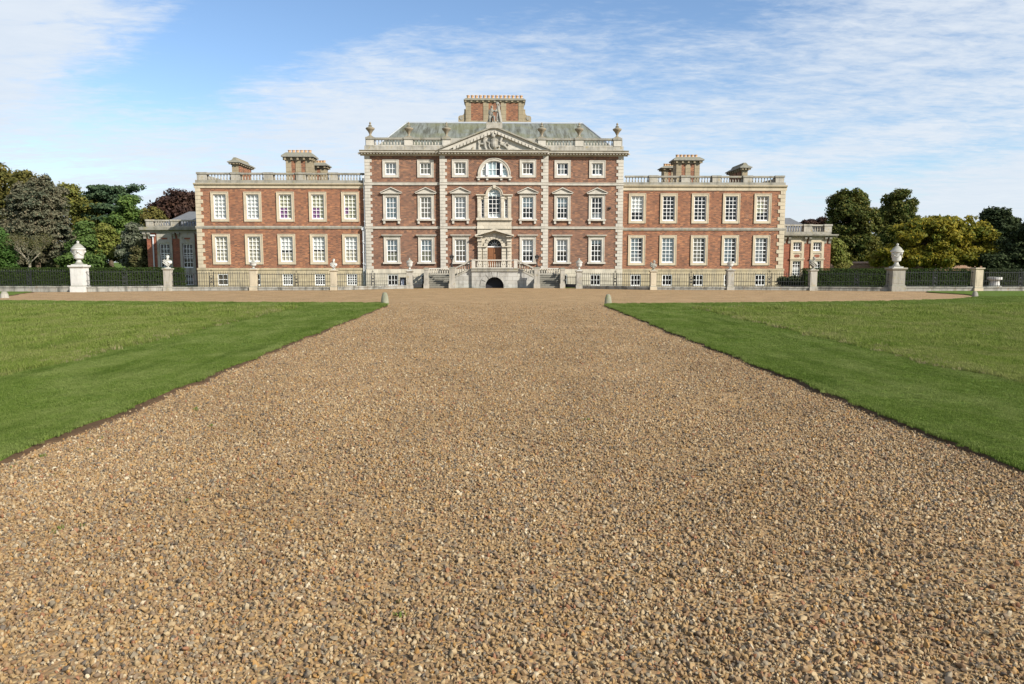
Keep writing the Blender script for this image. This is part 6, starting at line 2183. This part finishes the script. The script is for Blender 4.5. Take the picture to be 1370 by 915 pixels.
w = bpy.data.worlds.new('World'); scn.world = w; w.use_nodes = True
t = w.node_tree; t.nodes.clear()
def N(k, **kw):
    n = t.nodes.new('ShaderNode' + k)
    for a, b in kw.items(): setattr(n, a, b)
    return n
def mt(op, a, b=0.0, c=None):
    n = N('Math', operation=op)
    for i, v in enumerate((a, b) if c is None else (a, b, c)):
        if hasattr(v, 'links'): t.links.new(v, n.inputs[i])
        else: n.inputs[i].default_value = v
    return n.outputs[0]
sky = N('TexSky', sky_type='NISHITA'); sky.sun_disc = False
sky.sun_elevation = R(SUN_EL)
sky.sun_rotation = math.atan2(dirv.x, dirv.y)
sky.air_density = 1.0; sky.dust_density = .15; sky.ozone_density = 1.7
tc = N('TexCoord')
sx = N('SeparateXYZ'); t.links.new(tc.outputs['Generated'], sx.inputs[0])
az = mt('ARCTAN2', sx.outputs[0], sx.outputs[1]); el = mt('ARCSINE', sx.outputs[2])
# cloud deck: directions laid out on a high horizontal sheet
zc = mt('ADD', mt('MAXIMUM', sx.outputs[2], 0.0), .10)
cv = N('CombineXYZ'); t.links.new(mt('DIVIDE', sx.outputs[0], zc), cv.inputs[0]); t.links.new(mt('DIVIDE', sx.outputs[1], zc), cv.inputs[1])
def noise(scale, detail, rough, loc=(0, 0, 0), sc=(1, 1, 1), rot=0, dist=0.0):
    m = N('Mapping'); m.inputs['Location'].default_value = loc; m.inputs['Scale'].default_value = sc; m.inputs['Rotation'].default_value = (0, 0, rot)
    t.links.new(cv.outputs[0], m.inputs['Vector'])
    n = N('TexNoise'); n.inputs['Scale'].default_value = scale; n.inputs['Detail'].default_value = detail; n.inputs['Roughness'].default_value = rough; n.inputs['Distortion'].default_value = dist
    t.links.new(m.outputs[0], n.inputs['Vector'])
    return n.outputs[0]
big = noise(.9, 5, .55, (3.1, 1.7, 0), (1, .7, 1), .5, .3)
streak = noise(1.5, 8, .62, (1.2, 4.4, 0), (1.0, 2.4, 1), .18, .5)
fine = noise(6.0, 7, .66, (0, 0, 0), (1.0, 1.7, 1), -.25, .5)
rip = noise(17.0, 4, .6, (5, 2, 0), (1.0, 2.0, 1), -.3, .3)
def gauss(a0, e0, sa, se, rot=0.0, amp=1.0):
    """a patch of sky around azimuth a0, elevation e0 (radians)"""
    da = mt('SUBTRACT', az, a0); de = mt('SUBTRACT', el, e0)
    c, s = math.cos(rot), math.sin(rot)
    u = mt('DIVIDE', mt('ADD', mt('MULTIPLY', da, c), mt('MULTIPLY', de, s)), sa)
    v = mt('DIVIDE', mt('SUBTRACT', mt('MULTIPLY', de, c), mt('MULTIPLY', da, s)), se)
    q = mt('ADD', mt('MULTIPLY', u, u), mt('MULTIPLY', v, v))
    return mt('MULTIPLY', mt('EXPONENT', mt('MULTIPLY', q, -1.0)), amp)
dens = mt('ADD', mt('MULTIPLY', mt('SUBTRACT', big, .5), 1.0), mt('MULTIPLY', mt('SUBTRACT', streak, .5), .9))
dens = mt('ADD', dens, mt('MULTIPLY', mt('SUBTRACT', fine, .5), .85))
dens = mt('ADD', dens, mt('MULTIPLY', mt('SUBTRACT', rip, .5), .42))
dens = mt('ADD', dens, .57)
PATCHES = [(-.33, .26, .22, .055, .62, -.70), (-.10, .335, .26, .07, .1, -.62), (.14, .34, .16, .05, 0, -.25), (.02, .45, .8, .1, 0, -.2),
           (-.60, .30, .16, .14, .7, .40), (.35, .22, .45, .09, 0, .12), (-.35, .16, .5, .06, 0, .18), (.50, .115, .16, .018, .12, -.40), (.42, .155, .22, .014, .1, -.2), (.66, .09, .12, .03, .2, .2), (-.60, .10, .2, .05, 0, -.05), (0, .0, 3.0, .12, 0, .38), (-.56, .34, .10, .10, .75, .25), (.25, .30, .16, .05, .3, -.15), (.62, .32, .2, .06, .2, .2)]
for p in PATCHES:
    dens = mt('ADD', dens, gauss(*p))
ss_ = N('MapRange', interpolation_type='SMOOTHSTEP'); t.links.new(dens, ss_.inputs[0]); ss_.inputs[1].default_value = .16; ss_.inputs[2].default_value = .95
mask = mt('MULTIPLY', ss_.outputs[0], .92)
mx = N('MixRGB'); t.links.new(mask, mx.inputs[0])
tint = N('MixRGB', blend_type='MULTIPLY'); tint.inputs[0].default_value = 1; t.links.new(sky.outputs[0], tint.inputs[1]); tint.inputs[2].default_value = (1.07, 1.15, 1.25, 1); t.links.new(tint.outputs[0], mx.inputs[1])
cl = N('MixRGB'); t.links.new(mt('ADD', mt('MULTIPLY', mt('SUBTRACT', fine, .5), 1.1), mt('MULTIPLY', big, .9)), cl.inputs[0])
cl.inputs[1].default_value = (5.2, 5.85, 6.7, 1); cl.inputs[2].default_value = (6.35, 6.75, 7.2, 1)
t.links.new(cl.outputs[0], mx.inputs[2])
bg = N('Background'); bg.inputs['Strength'].default_value = .088
t.links.new(mx.outputs[0], bg.inputs['Color'])
wo = N('OutputWorld'); t.links.new(bg.outputs[0], wo.inputs['Surface'])

vs = scn.view_settings
scn.display_settings.display_device = 'sRGB'
vs.view_transform = 'Standard'; vs.look = 'None'; vs.exposure = 0.6; vs.gamma = 1.0; vs.use_curve_mapping = False
scn.cycles.max_bounces = 6
scn.cycles.transparent_max_bounces = 8
scn.cycles.use_denoising = True
